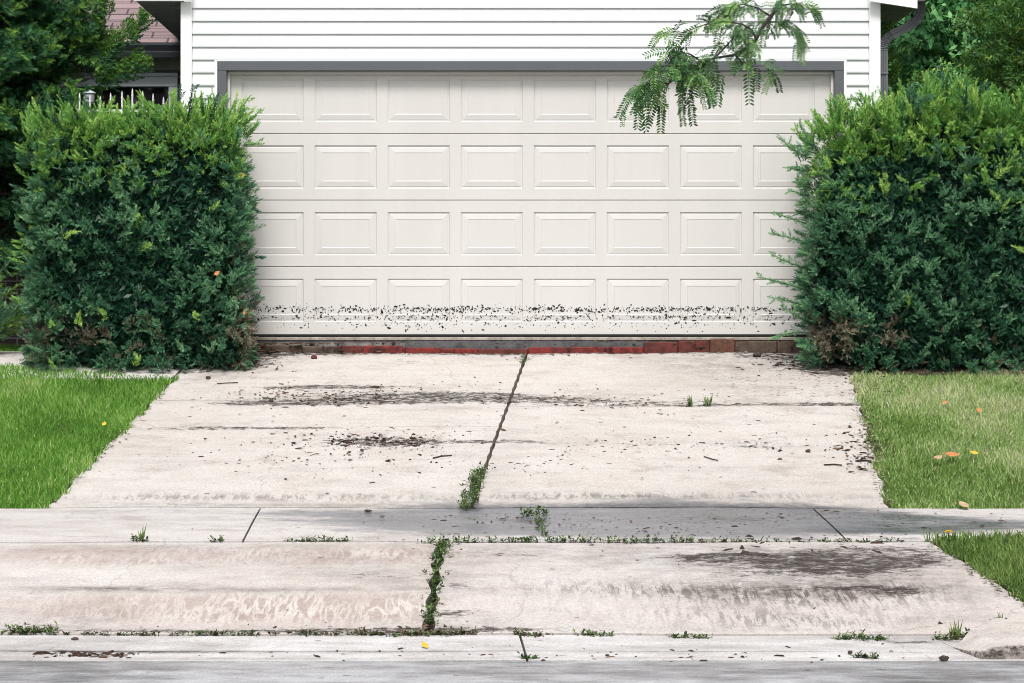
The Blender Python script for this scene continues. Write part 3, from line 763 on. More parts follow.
# lapped siding courses, front and both sides
pit = 12.9 * YW / FX
bots = [Z(8.2 + 12.9 * k) for k in range(-4, 30)]
mb = MB()
def course(x0, x1, z0, z1):
    mb.prism([(x0, YW - .015, z0), (x0, YW - .015, z0 + .012), (x0, YW - .0005, z1 + .004), (x0, YW + .03, z1 + .004), (x0, YW + .03, z0)], (x1 - x0, 0, 0))
ztrim = Z(61.5)
for z0 in bots:
    z1 = z0 + pit - .0005
    if z1 < zbase: continue
    if z0 > ztrim - .02:
        course(X(192.5), X(868.5), max(z0, ztrim + .004), z1)
    elif z1 > ztrim + .002:
        course(X(192.5), X(214.5), z0, z1); course(X(846.5), X(868.5), z0, z1)
        course(X(214.7), X(846.3), ztrim + .002, z1)
    else:
        course(X(192.5), X(214.5), max(z0, zbase), z1); course(X(846.5), X(868.5), max(z0, zbase), z1)
mb.build('siding', M['siding'], gar)
for sx, xx in ((-1, gx0), (1, gx1)):
    mb = MB()
    for z0 in bots:
        if z0 < zbase: continue
        z1 = z0 + pit - .0005
        if z1 > zeave: continue
        mb.prism([(xx + sx * .014 - sx * .02, YW + .10, z0), (xx - sx * .008, YW + .10, z1), (xx - sx * .05, YW + .10, z1), (xx - sx * .05, YW + .10, z0)], (0, 6.3, 0))
    mb.build('side_siding', M['siding'], gar)
for a, b in ((181, 192.3), (868.7, 880)):
    MB().bbox(X(a), X(b), YW - .028, YW + .10, zbase, zeave, .004).build('corner_board', M['white'], gar)
# white channel around the dark trim
mb = MB()
mb.bbox(X(214.7), X(217.6), YW - .022, YW + .03, zbase, ztrim, .002); mb.build('trim_channel', M['white'], gar); mb = MB(); mb.bbox(X(843.4), X(846.3), YW - .022, YW + .03, zbase, ztrim, .002)
mb.build('trim_channel', M['white'], gar)
mb = MB()
tw0, tw1 = X(217.8), X(843.2)
mb.bbox(tw0, dx0, YW - .034, YW + .20, zbase, dzt - .0005, .003)
mb.bbox(dx1, tw1, YW - .034, YW + .20, zbase, dzt - .0005, .003)
mb.bbox(tw0, tw1, YW - .034, YW + .20, dzt, ztrim - .001, .003)
mb.build('door_trim', M['trim'], gar)
# inner stop moulding
mb = MB()
mb.bbox(dx0 + .0005, dx0 + .022, YW + .018, YW + .055, dzb, dzt - .024, .002); mb.bbox(dx1 - .022, dx1 - .0005, YW + .018, YW + .055, dzb, dzt - .024, .002); mb.bbox(dx0 + .0005, dx1 - .0005, YW + .018, YW + .055, dzt - .0235, dzt - .0005, .002)
mb.build('door_stop', M['door'], gar)
# the door: four sections of eight raised panels
YD = YW + .062
door = empty('garage_door', (0, 0, 0)); door.parent = gar
door.location = (0, .11, 0); 
XD = lambda px: X(px, YD); ZD = lambda py: Z(py, YD)
pit_x = 73.05; pan0 = 241.6
def door_section(k):
    zt_, zb_ = ZD(67.2 + 66.5 * k), ZD(67.2 + 66.5 * (k + 1) + (1.6 if k == 3 else 0))
    pz1, pz0 = ZD(78.6 + 66.7 * k), ZD(121.8 + 66.7 * k)
    mb = MB(); g = .0015
    xa, xb = dx0 + .001, dx1 - .001
    cols = [(XD(pan0 + pit_x * i), XD(pan0 + pit_x * i + 62)) for i in range(8)]
    y = YD
    def quad(x0, x1, z0, z1, yy=y): mb.add([(x0, yy, z0), (x1, yy, z0), (x1, yy, z1), (x0, yy, z1)], [[0, 1, 2, 3]])
    e = .004
    quad(xa, xb, zb_ + g + e, pz0); quad(xa, xb, pz1, zt_ - g - e)
    # rolled edges
    for (za, zc) in ((zb_ + g + e, zb_ + g), (zt_ - g - e, zt_ - g)):
        mb.add([(xa, y, za), (xb, y, za), (xb, y + .007, zc), (xa, y + .007, zc)], [[0, 1, 2, 3]])
        mb.add([(xa, y + .007, zc), (xb, y + .007, zc), (xb, y + .04, zc), (xa, y + .04, zc)], [[0, 1, 2, 3]])
    prev = xa
    for a, b in cols:
        quad(prev, a, pz0, pz1); prev = b
    quad(prev, xb, pz0, pz1)
    for a, b in cols:
        rings = []
        for ins, dep in ((0, 0), (.005, .008), (.013, .009), (.018, .006), (.058, .0012), (.064, .0035)):
            rings.append([(a + ins, y + dep, pz0 + ins), (b - ins, y + dep, pz0 + ins), (b - ins, y + dep, pz1 - ins), (a + ins, y + dep, pz1 - ins)])
        v = [p for r in rings for p in r]; f = []
        for i in range(len(rings) - 1):
            for q in range(4): f.append([i * 4 + q, i * 4 + (q + 1) % 4, (i + 1) * 4 + (q + 1) % 4, (i + 1) * 4 + q])
        t = (len(rings) - 1) * 4; f.append([t, t + 1, t + 2, t + 3])
        mb.add(v, f)
    mb.box(xa, xb, y + .022, y + .045, zb_ + .001, zt_ - .001)
    mb.build('door_section', M['door'], door)
for k in range(4): door_section(k)
MB().bbox(dx0 + .001, dx1 - .001, YD + .002, YD + .05, ZD(336.4), ZD(335.2), .001).build('bottom_seal', M['seal'], door)
# mud flecks on the lowest section: small irregular flakes
def door_depth(x, z):
    pz1, pz0 = ZD(78.6 + 200.1), ZD(121.8 + 200.1)
    if z < pz0 or z > pz1: return 0
    i = int((x - XD(pan0)) / (XD(pan0 + pit_x) - XD(pan0)))
    a = XD(pan0 + pit_x * i); b = XD(pan0 + pit_x * i + 62)
    ins = min(x - a, b - x, z - pz0, pz1 - z)
    if ins < 0: return 0
    return float(np.interp(ins, [0, .005, .013, .018, .058, .064], [0, .008, .009, .006, .0012, .0035]))
mb = MB()
def fleck(px, py, s, el=1.6):
    x, z = XD(px), ZD(py)
    if not (dx0 + .02 < x < dx1 - .02): return
    y = YD + door_depth(x, z) - .0022
    n = random.randint(5, 7); a0 = random.uniform(0, 6.28); tilt = random.gauss(0, .6)
    pts = []
    for i in range(n):
        a = a0 + 6.283 * i / n; rr = s * random.uniform(.5, 1.3)
        u, w = rr * math.cos(a) * el, rr * math.sin(a)
        pts.append((x + u * math.cos(tilt) - w * math.sin(tilt), y, z + u * math.sin(tilt) + w * math.cos(tilt)))
    c = (x, y - .0025, z)
    b = [(p[0], y + .002, p[2]) for p in pts]
    mb.add(pts + b + [c], [[i, (i + 1) % n, 2 * n] for i in range(n)] + [[i, n + i, n + (i + 1) % n, (i + 1) % n] for i in range(n)])
def density(px):
    return .55 + .45 * (.5 + .5 * math.sin(px * .037 + 2 * math.sin(px * .011))) 
for i in range(3100):
    px = random.uniform(229, 832)
    if random.random() > density(px): continue
    t = random.random()
    if t < .52: py = random.gauss(309.4, 1.8)
    elif t < .80: py = random.gauss(317.2, 1.6)
    elif t < .93: py = random.gauss(324, 2.4)
    else: py = random.uniform(305, 332)
    fleck(px, py, abs(random.gauss(.0, .0027)) + .0014, random.choice([.45, .6, .9, 1.6, 2.4]))
for i in range(210):
    px = random.uniform(229, 832)
    if random.random() < density(px): fleck(px, random.gauss(309.8, 2.2), random.uniform(.0045, .0075), random.choice([.5, .7, 1.2, 1.8]))
o = mb.build('mud_flecks', M['mud'], door); o['kind'] = 'stuff'; o['label'] = 'band of black mud flecks along the lowest door section'
# threshold
mb = MB(); mb.bbox(gx0 + .02, gx1 - .02, YW - .020, YW + .26, 1.10, Z(337.0, YW), .006)
mb.build('threshold', M['mortar'], gar)
MB().bbox(dx0 + .002, dx1 - .002, YW - .034, YW - .0205, Z(340.2), Z(337.4), .003).build('door_sill', M['tan_sill'], gar)
mb = MB(); mb.bbox(X(405), X(648), YW - .031, YW - .022, 1.22, Z(340.6, YW), .003); mb.build('dark_patch', M['darkslab'], gar)
# soffits, fascia, roof, gutters
ov = .33
zs = zeave
def soffit(xa, xb):
    mb = MB(); n = 24
    for i in range(n):
        y0 = YW - .08 + 6.6 * i / n; y1 = YW - .08 + 6.6 * (i + 1) / n - .012
        mb.box(min(xa, xb), max(xa, xb), y0, y1, zs, zs + .012)
    mb.box(min(xa, xb), max(xa, xb), YW - .08, YW + 6.5, zs + .013, zs + .025)
    mb.build('soffit', M['soffit'], gar)
soffit(gx0 - ov, gx0 - .001); soffit(gx1 + .001, gx1 + ov)
mb = MB()
mb.bbox(gx0 - ov - .03, X(193), YW - .11, YW - .082, zs - .002, zs + .17, .003)
mb.build('eave_return', M['white'], gar)
mb = MB()
xA, xB = X(868), gx1 + ov - .05
mb.prism([(xA, YW - .11, zs - .004), (xB, YW - .11, zs - .062), (xB, YW - .11, zs + .05), (xA, YW - .11, zs + .16)], (0, .028, 0))
mb.build('eave_return', M['white'], gar)
for sx, xx in ((-1, gx0 - ov), (1, gx1 + ov)):
    MB().bbox(min(xx, xx + sx * .02), max(xx, xx + sx * .02), YW - .08, YW + 6.5, zs - .002, zs + .16, .002).build('fascia', M['soffit'], gar)
# eave gutter on the right side
mb = MB(); xx = gx1 + ov + .022
mb.prism([(xx, YW - .13, zs + .04), (xx + .075, YW - .13, zs + .04), (xx + .115, YW - .13, zs + .14), (xx + .105, YW - .13, zs + .14), (xx + .07, YW - .13, zs + .048), (xx + .006, YW - .13, zs + .048), (xx + .006, YW - .13, zs + .14), (xx, YW - .13, zs + .14)], (0, 6.6, 0))
mb.build('rain_gutter', M['downspout'], gar)
# gable triangle and roof
xm = (gx0 + gx1) / 2; zr = zs + .17 + (xm - gx0 + ov) * .42
MB().prism([(gx0 + .02, YW + .005, zs + .39), (gx1 - .02, YW + .005, zs + .39), (xm, YW + .005, zr - .08)], (0, .1, 0)).build('gable', M['siding'], gar)
mb = MB()
for sx in (-1, 1):
    xe = xm + sx * (xm - gx0 + ov + .05); 
    pts = [(xe, YW - .13, zs + .165), (xm, YW - .13, zr), (xm, YW - .13, zr + .05), (xe, YW - .13, zs + .215)]
    mb.prism(pts, (0, 6.9, 0))
mb.build('roof', M['shingle'], gar)
MB().box(gx0 + .05, gx1 - .05, YW + 6.2, YW + 6.35, zbase, zs + .3).build('rear_wall', M['siding'], gar)
# downspout: ribbed rectangular pipe with two elbows
def downspout():
    xc = X(885.2); yc = YW + .10
    path = [(xc, 1.20), (xc, Z(74)), (xc, Z(73)), (xc, Z(52))]
    p0 = (xc, Z(50)); 
    ctrl = [(885, 52), (885.2, 46), (886.6, 40.5), (890, 36), (895, 33), (902, 29.5), (909, 25.8), (915, 22), (919.5, 18), (922, 13), (923, 8), (923, 2), (923, -4)]
    P = [(xc, 1.20)]
    for i in range(1, 30): P.append((xc, 1.20 + (Z(52) - 1.20) * i / 30))
    dense = []
    for i in range(len(ctrl) - 1):
        for t in np.linspace(0, 1, 6, endpoint=False): dense.append((ctrl[i][0] + (ctrl[i + 1][0] - ctrl[i][0]) * t, ctrl[i][1] + (ctrl[i + 1][1] - ctrl[i][1]) * t))
    P += [(X(a), Z(b)) for a, b in dense] + [(X(923), Z(-8))]
    n0 = 30
    V = []; Fc = []
    for i, (x, z) in enumerate(P):
        a, b = P[max(i - 1, 0)], P[min(i + 1, len(P) - 1)]
        t = Vector((b[0] - a[0], 0, b[1] - a[1])).normalized(); nrm = Vector((t.z, 0, -t.x))
        hw = .036; hd = .026
        rib = 0
        k = i - n0
        if k >= 0:
            px = dense[min(k, len(dense) - 1)][0]; pyy = dense[min(k, len(dense) - 1)][1]
            if 33 < pyy < 50 or pyy < 24: rib = .0035 * (1 if k % 2 else -1)
        prof_ = [(-1, -1), (-.55, -1), (-.45, -.8), (-.1, -.8), (0, -1), (.1, -.8), (.45, -.8), (.55, -1), (1, -1), (1, 1), (-1, 1)]
        for u, w in prof_:
            V.append((x + nrm.x * u * (hw + rib), yc + w * (hd + rib), z + nrm.z * u * (hw + rib)))
    m_ = 11
    for i in range(len(P) - 1):
        for q in range(m_):
            a = i * m_ + q; b = i * m_ + (q + 1) % m_
            Fc.append([a, b, b + m_, a + m_])
    Fc.append(list(range(m_))); Fc.append([(len(P) - 1) * m_ + q for q in range(m_)])
    mb = MB(); mb.add(V, Fc)
    d = mb.build('downspout', M['downspout'], gar)
    for py in (71.5, 190):
        MB().bbox(xc - .040, xc + .040, yc - .031, yc + .03, Z(py + 1.6), Z(py), .002).build('strap', M['downspout'], d)
downspout()

# row of bricks along the threshold
be = empty('brick_edging', (X(520), YW - .04, 1.25), 'low row of worn red and brown bricks along the foot of the garage door', 'brick edging')
bricks = [(244, 262, 'brick_dark', 345), (263, 302, 'brick_brown', 344), (303, 338, 'brick_brown', 345.5), (339, 362, 'brick_dark', 345.5), (363, 403, 'brick_red', 345), (404, 440, 'brick_red', 347.2), (441, 477, 'brick_red', 347.8), (478, 527, 'brick_dark', 348.4), (528, 567, 'brick_red', 347.3), (568, 604, 'brick_red', 346.8), (605, 642, 'brick_red', 346), (643, 676, 'brick_dark', 341.6), (677, 708, 'brick_dark', 341), (709, 733, 'brick_rust', 338.8), (734, 775, 'brick_brown', 340.6), (776, 815, 'brick_brown', 341)]
blab = {'brick_red': 'bright red painted brick', 'brick_dark': 'dark red chipped brick', 'brick_brown': 'dull brown brick', 'brick_rust': 'rust coloured brick', 'mortar': 'grey mortar-smeared block'}
for i, (a, b, mt, top) in enumerate(bricks):
    f_ = random.uniform(-.006, .006)
    o = MB().bbox(X(a) + .002, X(b + 1) - .002, YW - .085 + f_, YW - .033 + (0 if top > 343 else 0), 1.19, Z(top) + random.uniform(-.007, .005), random.uniform(.005, .010)).build('brick', M[mt], be)
    o['label'] = blab[mt]
# ------------------------------------------------------------------ the house behind on the left
YH = 20.5
hs = empty('house', (X(120, YH), YH, 1.2), 'house wing set back on the left with pinkish shingle roof, dark eave and brick wall', 'house')
hx0, hx1 = -9.0, gx0 - .02
ZH = lambda py: Z(py, YH); XH = lambda px: X(px, YH)
wx0, wx1 = XH(60), XH(178); wzt, wzb = ZH(74), ZH(140)
mb = MB()
mb.box(hx0, wx0, YH, YH + .2, 1.1, ZH(72)); mb.box(wx1, hx1, YH, YH + .2, 1.1, ZH(72)); mb.box(wx0, wx1, YH, YH + .2, 1.1, wzb)
mb.build('wall', M['brickwall'], hs)
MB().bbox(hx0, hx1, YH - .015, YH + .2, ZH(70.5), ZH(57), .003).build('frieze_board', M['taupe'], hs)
MB().bbox(hx0, hx1, YH - .03, YH + .19, ZH(72.5), ZH(70.7), .002).build('frieze_moulding', M['dark_gutter'], hs)
wn = MB()
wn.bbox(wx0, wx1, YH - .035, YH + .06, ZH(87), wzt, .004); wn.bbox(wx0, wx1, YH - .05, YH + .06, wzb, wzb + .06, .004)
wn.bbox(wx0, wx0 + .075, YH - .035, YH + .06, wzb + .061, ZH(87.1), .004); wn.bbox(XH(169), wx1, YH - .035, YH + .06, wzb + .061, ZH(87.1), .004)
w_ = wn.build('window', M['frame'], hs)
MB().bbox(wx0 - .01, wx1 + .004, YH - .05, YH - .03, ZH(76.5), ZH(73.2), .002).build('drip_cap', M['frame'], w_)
MB().box(wx0 + .07, XH(170), YH + .02, YH + .03, wzb + .05, ZH(86)).build('pane', M['glass'], w_)
MB().box(hx0, hx1, YH - .15, YH - .001, ZH(57) - .0, ZH(57) + .02).build('soffit', M['dark_gutter'], hs)
mb = MB(); yg = YH - .16
Zg = lambda py: Z(py, yg - .1)
mb.prism([(hx0, yg, Zg(57)), (hx0, yg - .06, Zg(57)), (hx0, yg - .075, Zg(52)), (hx0, yg - .075, Zg(50.5)), (hx0, yg - .10, Zg(45)), (hx0, yg - .10, Zg(42.5)), (hx0, yg - .085, Zg(42.5)), (hx0, yg - .08, Zg(46)), (hx0, yg, Zg(46))], (hx1 - hx0, 0, 0))
mb.build('rain_gutter', M['dark_gutter'], hs)
# lapped shingle roof rising back from the eave
mb = MB(); y = YH - .22; z = Zg(43); sl = .55; stp = .15
while y < YH + 6:
    mb.prism([(hx0 - .3, y, z), (hx0 - .3, y, z + .014), (hx0 - .3, y + stp + .02, z + .014 + (stp + .02) * sl - .006), (hx0 - .3, y + stp + .02, z - .03 + (stp + .02) * sl)], (hx1 - hx0 + .28, 0, 0))
    y += stp; z += stp * sl
mb.build('roof', M['shingle'], hs)
MB().box(hx0, hx1, YH + 5.4, YH + 5.6, 1.1, ZH(60)).build('rear_wall', M['brickwall'], hs)

# white spiked metal fence behind the left hedge
yf = 18.35
fn = empty('metal_fence', (X(122, yf), yf, 1.22), 'white spiked metal fence standing behind the left hedge', 'fence')
mb = MB(); mb.bbox(X(76, yf), X(178, yf), yf - .012, yf + .012, Z(112.2, yf), Z(109.6, yf), .003); mb.build('rail', M['fence'], fn)
mb = MB(); mb.bbox(X(76, yf), X(178, yf), yf - .012, yf + .012, 1.36, 1.385, .003); mb.build('rail', M['fence'], fn)
for k in range(0, 9):
    px = 80 + 10.35 * k + (1 if k > 3 else 0); tip = {0: 93, 1: 95, 2: 96, 3: 93, 4: 91, 5: 88.5, 6: 91, 7: 93.5, 8: 97}.get(k, 94)
    x = X(px, yf); zt_ = Z(tip, yf)
    mb = MB(); mb.bbox(x - .0065, x + .0065, yf - .026, yf - .013, 1.22, zt_ - .07, .0015)
    r = [(zt_ - .07, .008), (zt_ - .06, .010), (zt_ - .045, .007), (zt_ - .03, .008), (zt_, .0015)]
    n = 6; vv = [(x + q[1] * math.cos(6.283 * i / n), yf - .0195 + q[1] * math.sin(6.283 * i / n), q[0]) for q in r for i in range(n)]
    ff = [[j * n + i, j * n + (i + 1) % n, (j + 1) * n + (i + 1) % n, (j + 1) * n + i] for j in range(4) for i in range(n)]
    mb.add(vv, ff); mb.build('picket', M['fence'], fn)
# garden lamp beside the fence
yl = 18.7; xl_ = X(89.5, yl)
lp = empty('garden_lamp', (xl_, yl, 1.22), 'pale grey lantern on a thin post between the evergreen tree and the fence', 'lamp')
MB().tube([(xl_, yl, 1.2), (xl_, yl, Z(104.5, yl))], .018, 8).build('post', M['dark_gutter'], lp)
def lathe(name, pr, mat, parent, n=14):
    v = [(xl_ + r * math.cos(6.283 * i / n), yl + r * math.sin(6.283 * i / n), z) for z, r in pr for i in range(n)]
    f = [[j * n + i, j * n + (i + 1) % n, (j + 1) * n + (i + 1) % n, (j + 1) * n + i] for j in range(len(pr) - 1) for i in range(n)]
    f += [list(range(n)), [(len(pr) - 1) * n + i for i in range(n)]]
    return MB().add(v, f).build(name, mat, parent, smooth=False)
lathe('lamp_shade', [(Z(104, yl), .028), (Z(102, yl), .040), (Z(96, yl), .044), (Z(93.5, yl), .040)], M['lamp'], lp)
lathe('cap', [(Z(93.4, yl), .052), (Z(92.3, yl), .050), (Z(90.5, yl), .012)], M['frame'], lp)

# ------------------------------------------------------------------ trees
def ever_tree():
    x0, y0 = -4.3, 19.25
    root = empty('evergreen_tree', (x0, y0, 1.2), 'dark green evergreen tree with layered branches in front of the brick house', 'tree')
    MB().tube([(x0, y0, 1.1), (x0 + .02, y0, 2.2), (x0 - .03, y0 + .02, 3.6), (x0, y0, 5.2)], [.085, .07, .05, .02], 10).build('trunk', M['bark'], root)
    limbs = MB(); cl = Cloud()
    for i in range(230):
        h = random.random() ** .9
        z = 2.0 + 2.9 * h
        ang = random.uniform(0, 6.283)
        L = (1.75 - .9 * h) * random.uniform(.6, 1.05)
        el = random.uniform(.05, .7)
        d = Vector((math.cos(ang) * math.cos(el), math.sin(ang) * math.cos(el), math.sin(el)))
        if d.y > .3: L *= .75
        p = Vector((x0, y0, z)); seg = 12; pts = [p.copy()]
        for k in range(seg):
            d = (d + Vector((0, 0, -.035 + random.gauss(0, .02)))).normalized(); p = p + d * L / seg; pts.append(p.copy())
        limbs.tube(pts, [.014 * (1 - .8 * k / seg) for k in range(seg + 1)], 5)
        P = []; D = []; S = []; T = []; Mx = []
        for k in range(3, seg + 1):
            t = k / seg
            for j in range(9):
                side = 1 if j % 2 else -1
                lat = d.cross(Vector((0, 0, 1))).normalized() * side
                off = random.uniform(0, .22) * (1.15 - .6 * t)
                q = pts[k] + (lat * off) + Vector((random.gauss(0, .02), random.gauss(0, .02), random.gauss(-.03, .035) - off * .25))
                P.append(q); D.append(lat * .8 + d * .9 + Vector((random.gauss(0, .35), random.gauss(0, .35), random.gauss(.05, .35)))); S.append(random.uniform(.10, .16))
                new = random.random() < .12 + .75 * max(0, t - .65) * (h > .25)
                Mx.append(1 if new else 0); T.append(min(1, max(0, .25 + .5 * t * random.random() + random.gauss(0, .12))))
        P = np.array(P); D = np.array(D); S = np.array(S); T = np.array(T); Mx = np.array(Mx)
        for t in range(3):
            for mt in (0, 1):
                s_ = (Mx == mt) & (np.arange(len(P)) % 3 == t)
                cl.put(YEW[t], P[s_], D[s_], S[s_], T[s_], mt, grad=.4)
    # two bright upright tips against the roof
    for px, py, dx, dz, L in [(95, 62, .75, .62, .58), (92, 78, .95, .30, .46), (70, 50, .6, .7, .5), (60, 40, .45, .8, .45)]:
        a = Vector(at(px, py, 19.0)); d = Vector((dx, -.1, dz)).normalized(); n = 34
        P = np.array([a + d * L * k / n + Vector((random.gauss(0, .025), random.gauss(0, .025), random.gauss(-.01, .03))) for k in range(n)])
        D = np.array([d + Vector((random.gauss(0, .5), random.gauss(0, .5), random.gauss(0, .4))) for k in range(n)])
        limbs.tube([a - d * .5, a, a + d * L], [.009, .007, .002], 5)
        cl.put(YEW[1], P, D, .13, R.uniform(0, .7, n), 1); cl.put(YEW[3], P + np.array([0, 0, .05]), D, .12, R.uniform(0, .7, n), 1); cl.put(YEW[2], P - np.array([0, 0, .05]), D, .13, R.uniform(.4, 1, n), 0)
    limbs.build('limb', M['twig'], root); cl.build('foliage', [M['ever'], M['ever_new']], root)
ever_tree()
LC = [leafclump_template(9, seed=40 + i) for i in range(4)]
LCF = [leafclump_template(10, .7, .62, .20, seed=60 + i) for i in range(4)]
def crown_tree(name, label, x0, y0, zg, h, trunk_r, blobs, mats, n_per, size, tint0, cat='tree', newfrac=.0, tm=LC, group=None):
    root = empty(name, (x0, y0, zg), label, cat, group)
    MB().tube([(x0, y0, zg - .15), (x0 + .05, y0, zg + h * .3), (x0 - .04, y0 + .05, zg + h * .62)], [trunk_r, trunk_r * .8, trunk_r * .45], 10).build('trunk', M['bark'], root)
    lm = MB(); cl = Cloud()
    for bi, (bx, by, bz, rx, ry, rz) in enumerate(blobs):
        lm.tube([(x0, y0, zg + h * .42), ((x0 + bx) / 2, (y0 + by) / 2, (zg + h * .42 + bz) / 2 + .1), (bx, by, bz)], [trunk_r * .5, trunk_r * .3, trunk_r * .08], 6)
        n = int(n_per * rx * rz)
        d = R.normal(0, 1, (n, 3)); d /= np.linalg.norm(d, axis=1, keepdims=True)
        rad = R.uniform(.25, 1, n) ** .45
        lay = 1 + .16 * np.sin(d[:, 2] * 7 + d[:, 0] * 4 + bi) + .12 * np.sin(d[:, 0] * 9 + bi * 2) * np.sin(d[:, 1] * 8)
        p = np.array([bx, by, bz]) + d * np.array([rx, ry, rz]) * (rad * lay)[:, None]
        gap = np.sin(p[:, 0] * 3.7 + bi) * np.sin(p[:, 2] * 4.3 + 1.1 * bi) + np.sin(p[:, 1] * 3.1 + p[:, 2] * 2.2)
        ok = gap > -1.0
        p, d, rad = p[ok], d[ok], rad[ok]; m_ = len(p)
        dr = d * .6 + np.array([0, -.1, .1]) + R.normal(0, .5, (m_, 3))
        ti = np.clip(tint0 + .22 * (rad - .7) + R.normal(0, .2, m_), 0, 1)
        for t in range(4):
            s_ = np.arange(m_) % 4 == t
            if len(mats) > 1:
                nw = s_ & (R.uniform(0, 1, m_) < newfrac); cl.put(tm[t], p[nw], dr[nw], size * R.uniform(.7, 1.2, nw.sum()), ti[nw], 1); s_ = s_ & ~nw
            cl.put(tm[t], p[s_], dr[s_], size * R.uniform(.7, 1.3, s_.sum()), ti[s_], 0)
    lm.build('limb', M['bark'], root); cl.build('foliage', [M[m] for m in mats], root)
    return root
zg = 1.24
# big dark trees behind on the right
def B(px, py, d, rx, rz, ry=None):
    x, y, z = at(px, py, d); return (x, y, z, rx, ry or rx, rz)
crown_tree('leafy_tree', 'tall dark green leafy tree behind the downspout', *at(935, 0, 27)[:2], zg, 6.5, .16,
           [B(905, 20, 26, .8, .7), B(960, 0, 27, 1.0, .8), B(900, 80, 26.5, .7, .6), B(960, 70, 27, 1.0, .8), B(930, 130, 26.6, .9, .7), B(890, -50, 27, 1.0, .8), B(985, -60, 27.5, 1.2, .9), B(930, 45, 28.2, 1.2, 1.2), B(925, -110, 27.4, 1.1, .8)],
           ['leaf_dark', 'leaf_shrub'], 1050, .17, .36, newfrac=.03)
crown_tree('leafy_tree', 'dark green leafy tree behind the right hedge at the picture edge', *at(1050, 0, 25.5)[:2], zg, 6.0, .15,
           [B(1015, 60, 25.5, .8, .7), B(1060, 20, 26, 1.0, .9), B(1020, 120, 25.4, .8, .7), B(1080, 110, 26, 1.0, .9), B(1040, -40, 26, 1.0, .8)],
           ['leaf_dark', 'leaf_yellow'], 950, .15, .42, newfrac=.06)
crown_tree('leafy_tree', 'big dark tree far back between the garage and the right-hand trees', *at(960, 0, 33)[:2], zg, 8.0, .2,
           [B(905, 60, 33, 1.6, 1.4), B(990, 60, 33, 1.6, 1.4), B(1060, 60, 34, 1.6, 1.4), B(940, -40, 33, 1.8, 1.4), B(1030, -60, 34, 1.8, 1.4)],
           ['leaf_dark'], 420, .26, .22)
# feathery yellow-green small tree at top right
crown_tree('feathery_tree', 'small feathery yellow-green tree in front of the dark trees at top right', *at(1075, 0, 20.5)[:2], zg, 3.6, .06,
           [B(1000, 18, 20.2, .34, .20), B(985, 62, 20.3, .26, .16), B(1025, 60, 20.4, .4, .3), B(1035, 10, 20.4, .4, .34), B(1012, 92, 20.4, .3, .16), B(1070, 50, 20.6, .5, .5)],
           ['leaf_shrub', 'leaf_yellow'], 2300, .085, .12, newfrac=.45, tm=LCF)
# rounded shrub peeping over the right hedge
crown_tree('garden_shrub', 'bright green rounded shrub peeping over the right hedge below the dark trees', *at(935, 0, 18.6)[:2], zg, 1.9, .05,
           [B(938, 86, 18.7, .20, .17), B(920, 108, 18.6, .30, .24), B(955, 115, 18.7, .34, .26)],
           ['yew_new', 'yew'], 7000, .065, .40, cat='shrub', newfrac=.30)
# small light green vine-like plant climbing behind the downspout
crown_tree('climbing_plant', 'thin light green climbing plant just right of the downspout', *at(893, 0, 18.6)[:2], zg, 2.2, .012,
           [B(886, 30, 18.6, .07, .09), B(893, 58, 18.6, .06, .10), B(893, 84, 18.6, .06, .12), B(896, 104, 18.6, .08, .1)],
           ['leaf_shrub'], 6500, .06, .6, cat='plant')
# tree far behind on the left so that the crown has a backdrop
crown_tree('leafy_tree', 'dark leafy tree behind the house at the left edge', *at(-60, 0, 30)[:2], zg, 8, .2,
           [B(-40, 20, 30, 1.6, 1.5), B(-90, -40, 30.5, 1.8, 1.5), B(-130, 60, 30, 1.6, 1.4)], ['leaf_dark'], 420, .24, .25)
# wispy juniper at the far left
def wisps():
    root = empty('juniper_bush', (X(-14, 17.9), 17.9, 1.2), 'wispy pale green juniper bush at the left edge beside the left hedge', 'shrub')
    cl = Cloud(); tw = MB(); b = Vector((X(-22, 17.9), 17.9, 1.22))
    for i in range(46):
        d = Vector((random.gauss(.12, .3), random.gauss(-.05, .3), 1)); L = random.uniform(.35, 1.0); bend = Vector((random.uniform(.0, .10), 0, -.02))
        p = b + Vector((random.gauss(0, .06), random.gauss(0, .08), .02)); n = 18; pts = []
        d.normalize()
        for k in range(n): pts.append(p.copy()); p = p + d * L / n; d = (d + bend).normalized()
        tw.tube(pts, [.005 * (1 - .8 * k / n) for k in range(n)], 4)
        P = np.array(pts[4:]); D = np.array([d + Vector((random.gauss(0, .5), random.gauss(0, .5), random.gauss(0, .4))) for _ in P])
        cl.put(YEW[i % 5], P, D, .075, R.uniform(.2, 1, len(P)), 1 if random.random() < .35 else 0)
    tw.build('stem', M['twig'], root); cl.build('foliage', [M['yew'], M['ever_new']], root)
wisps()

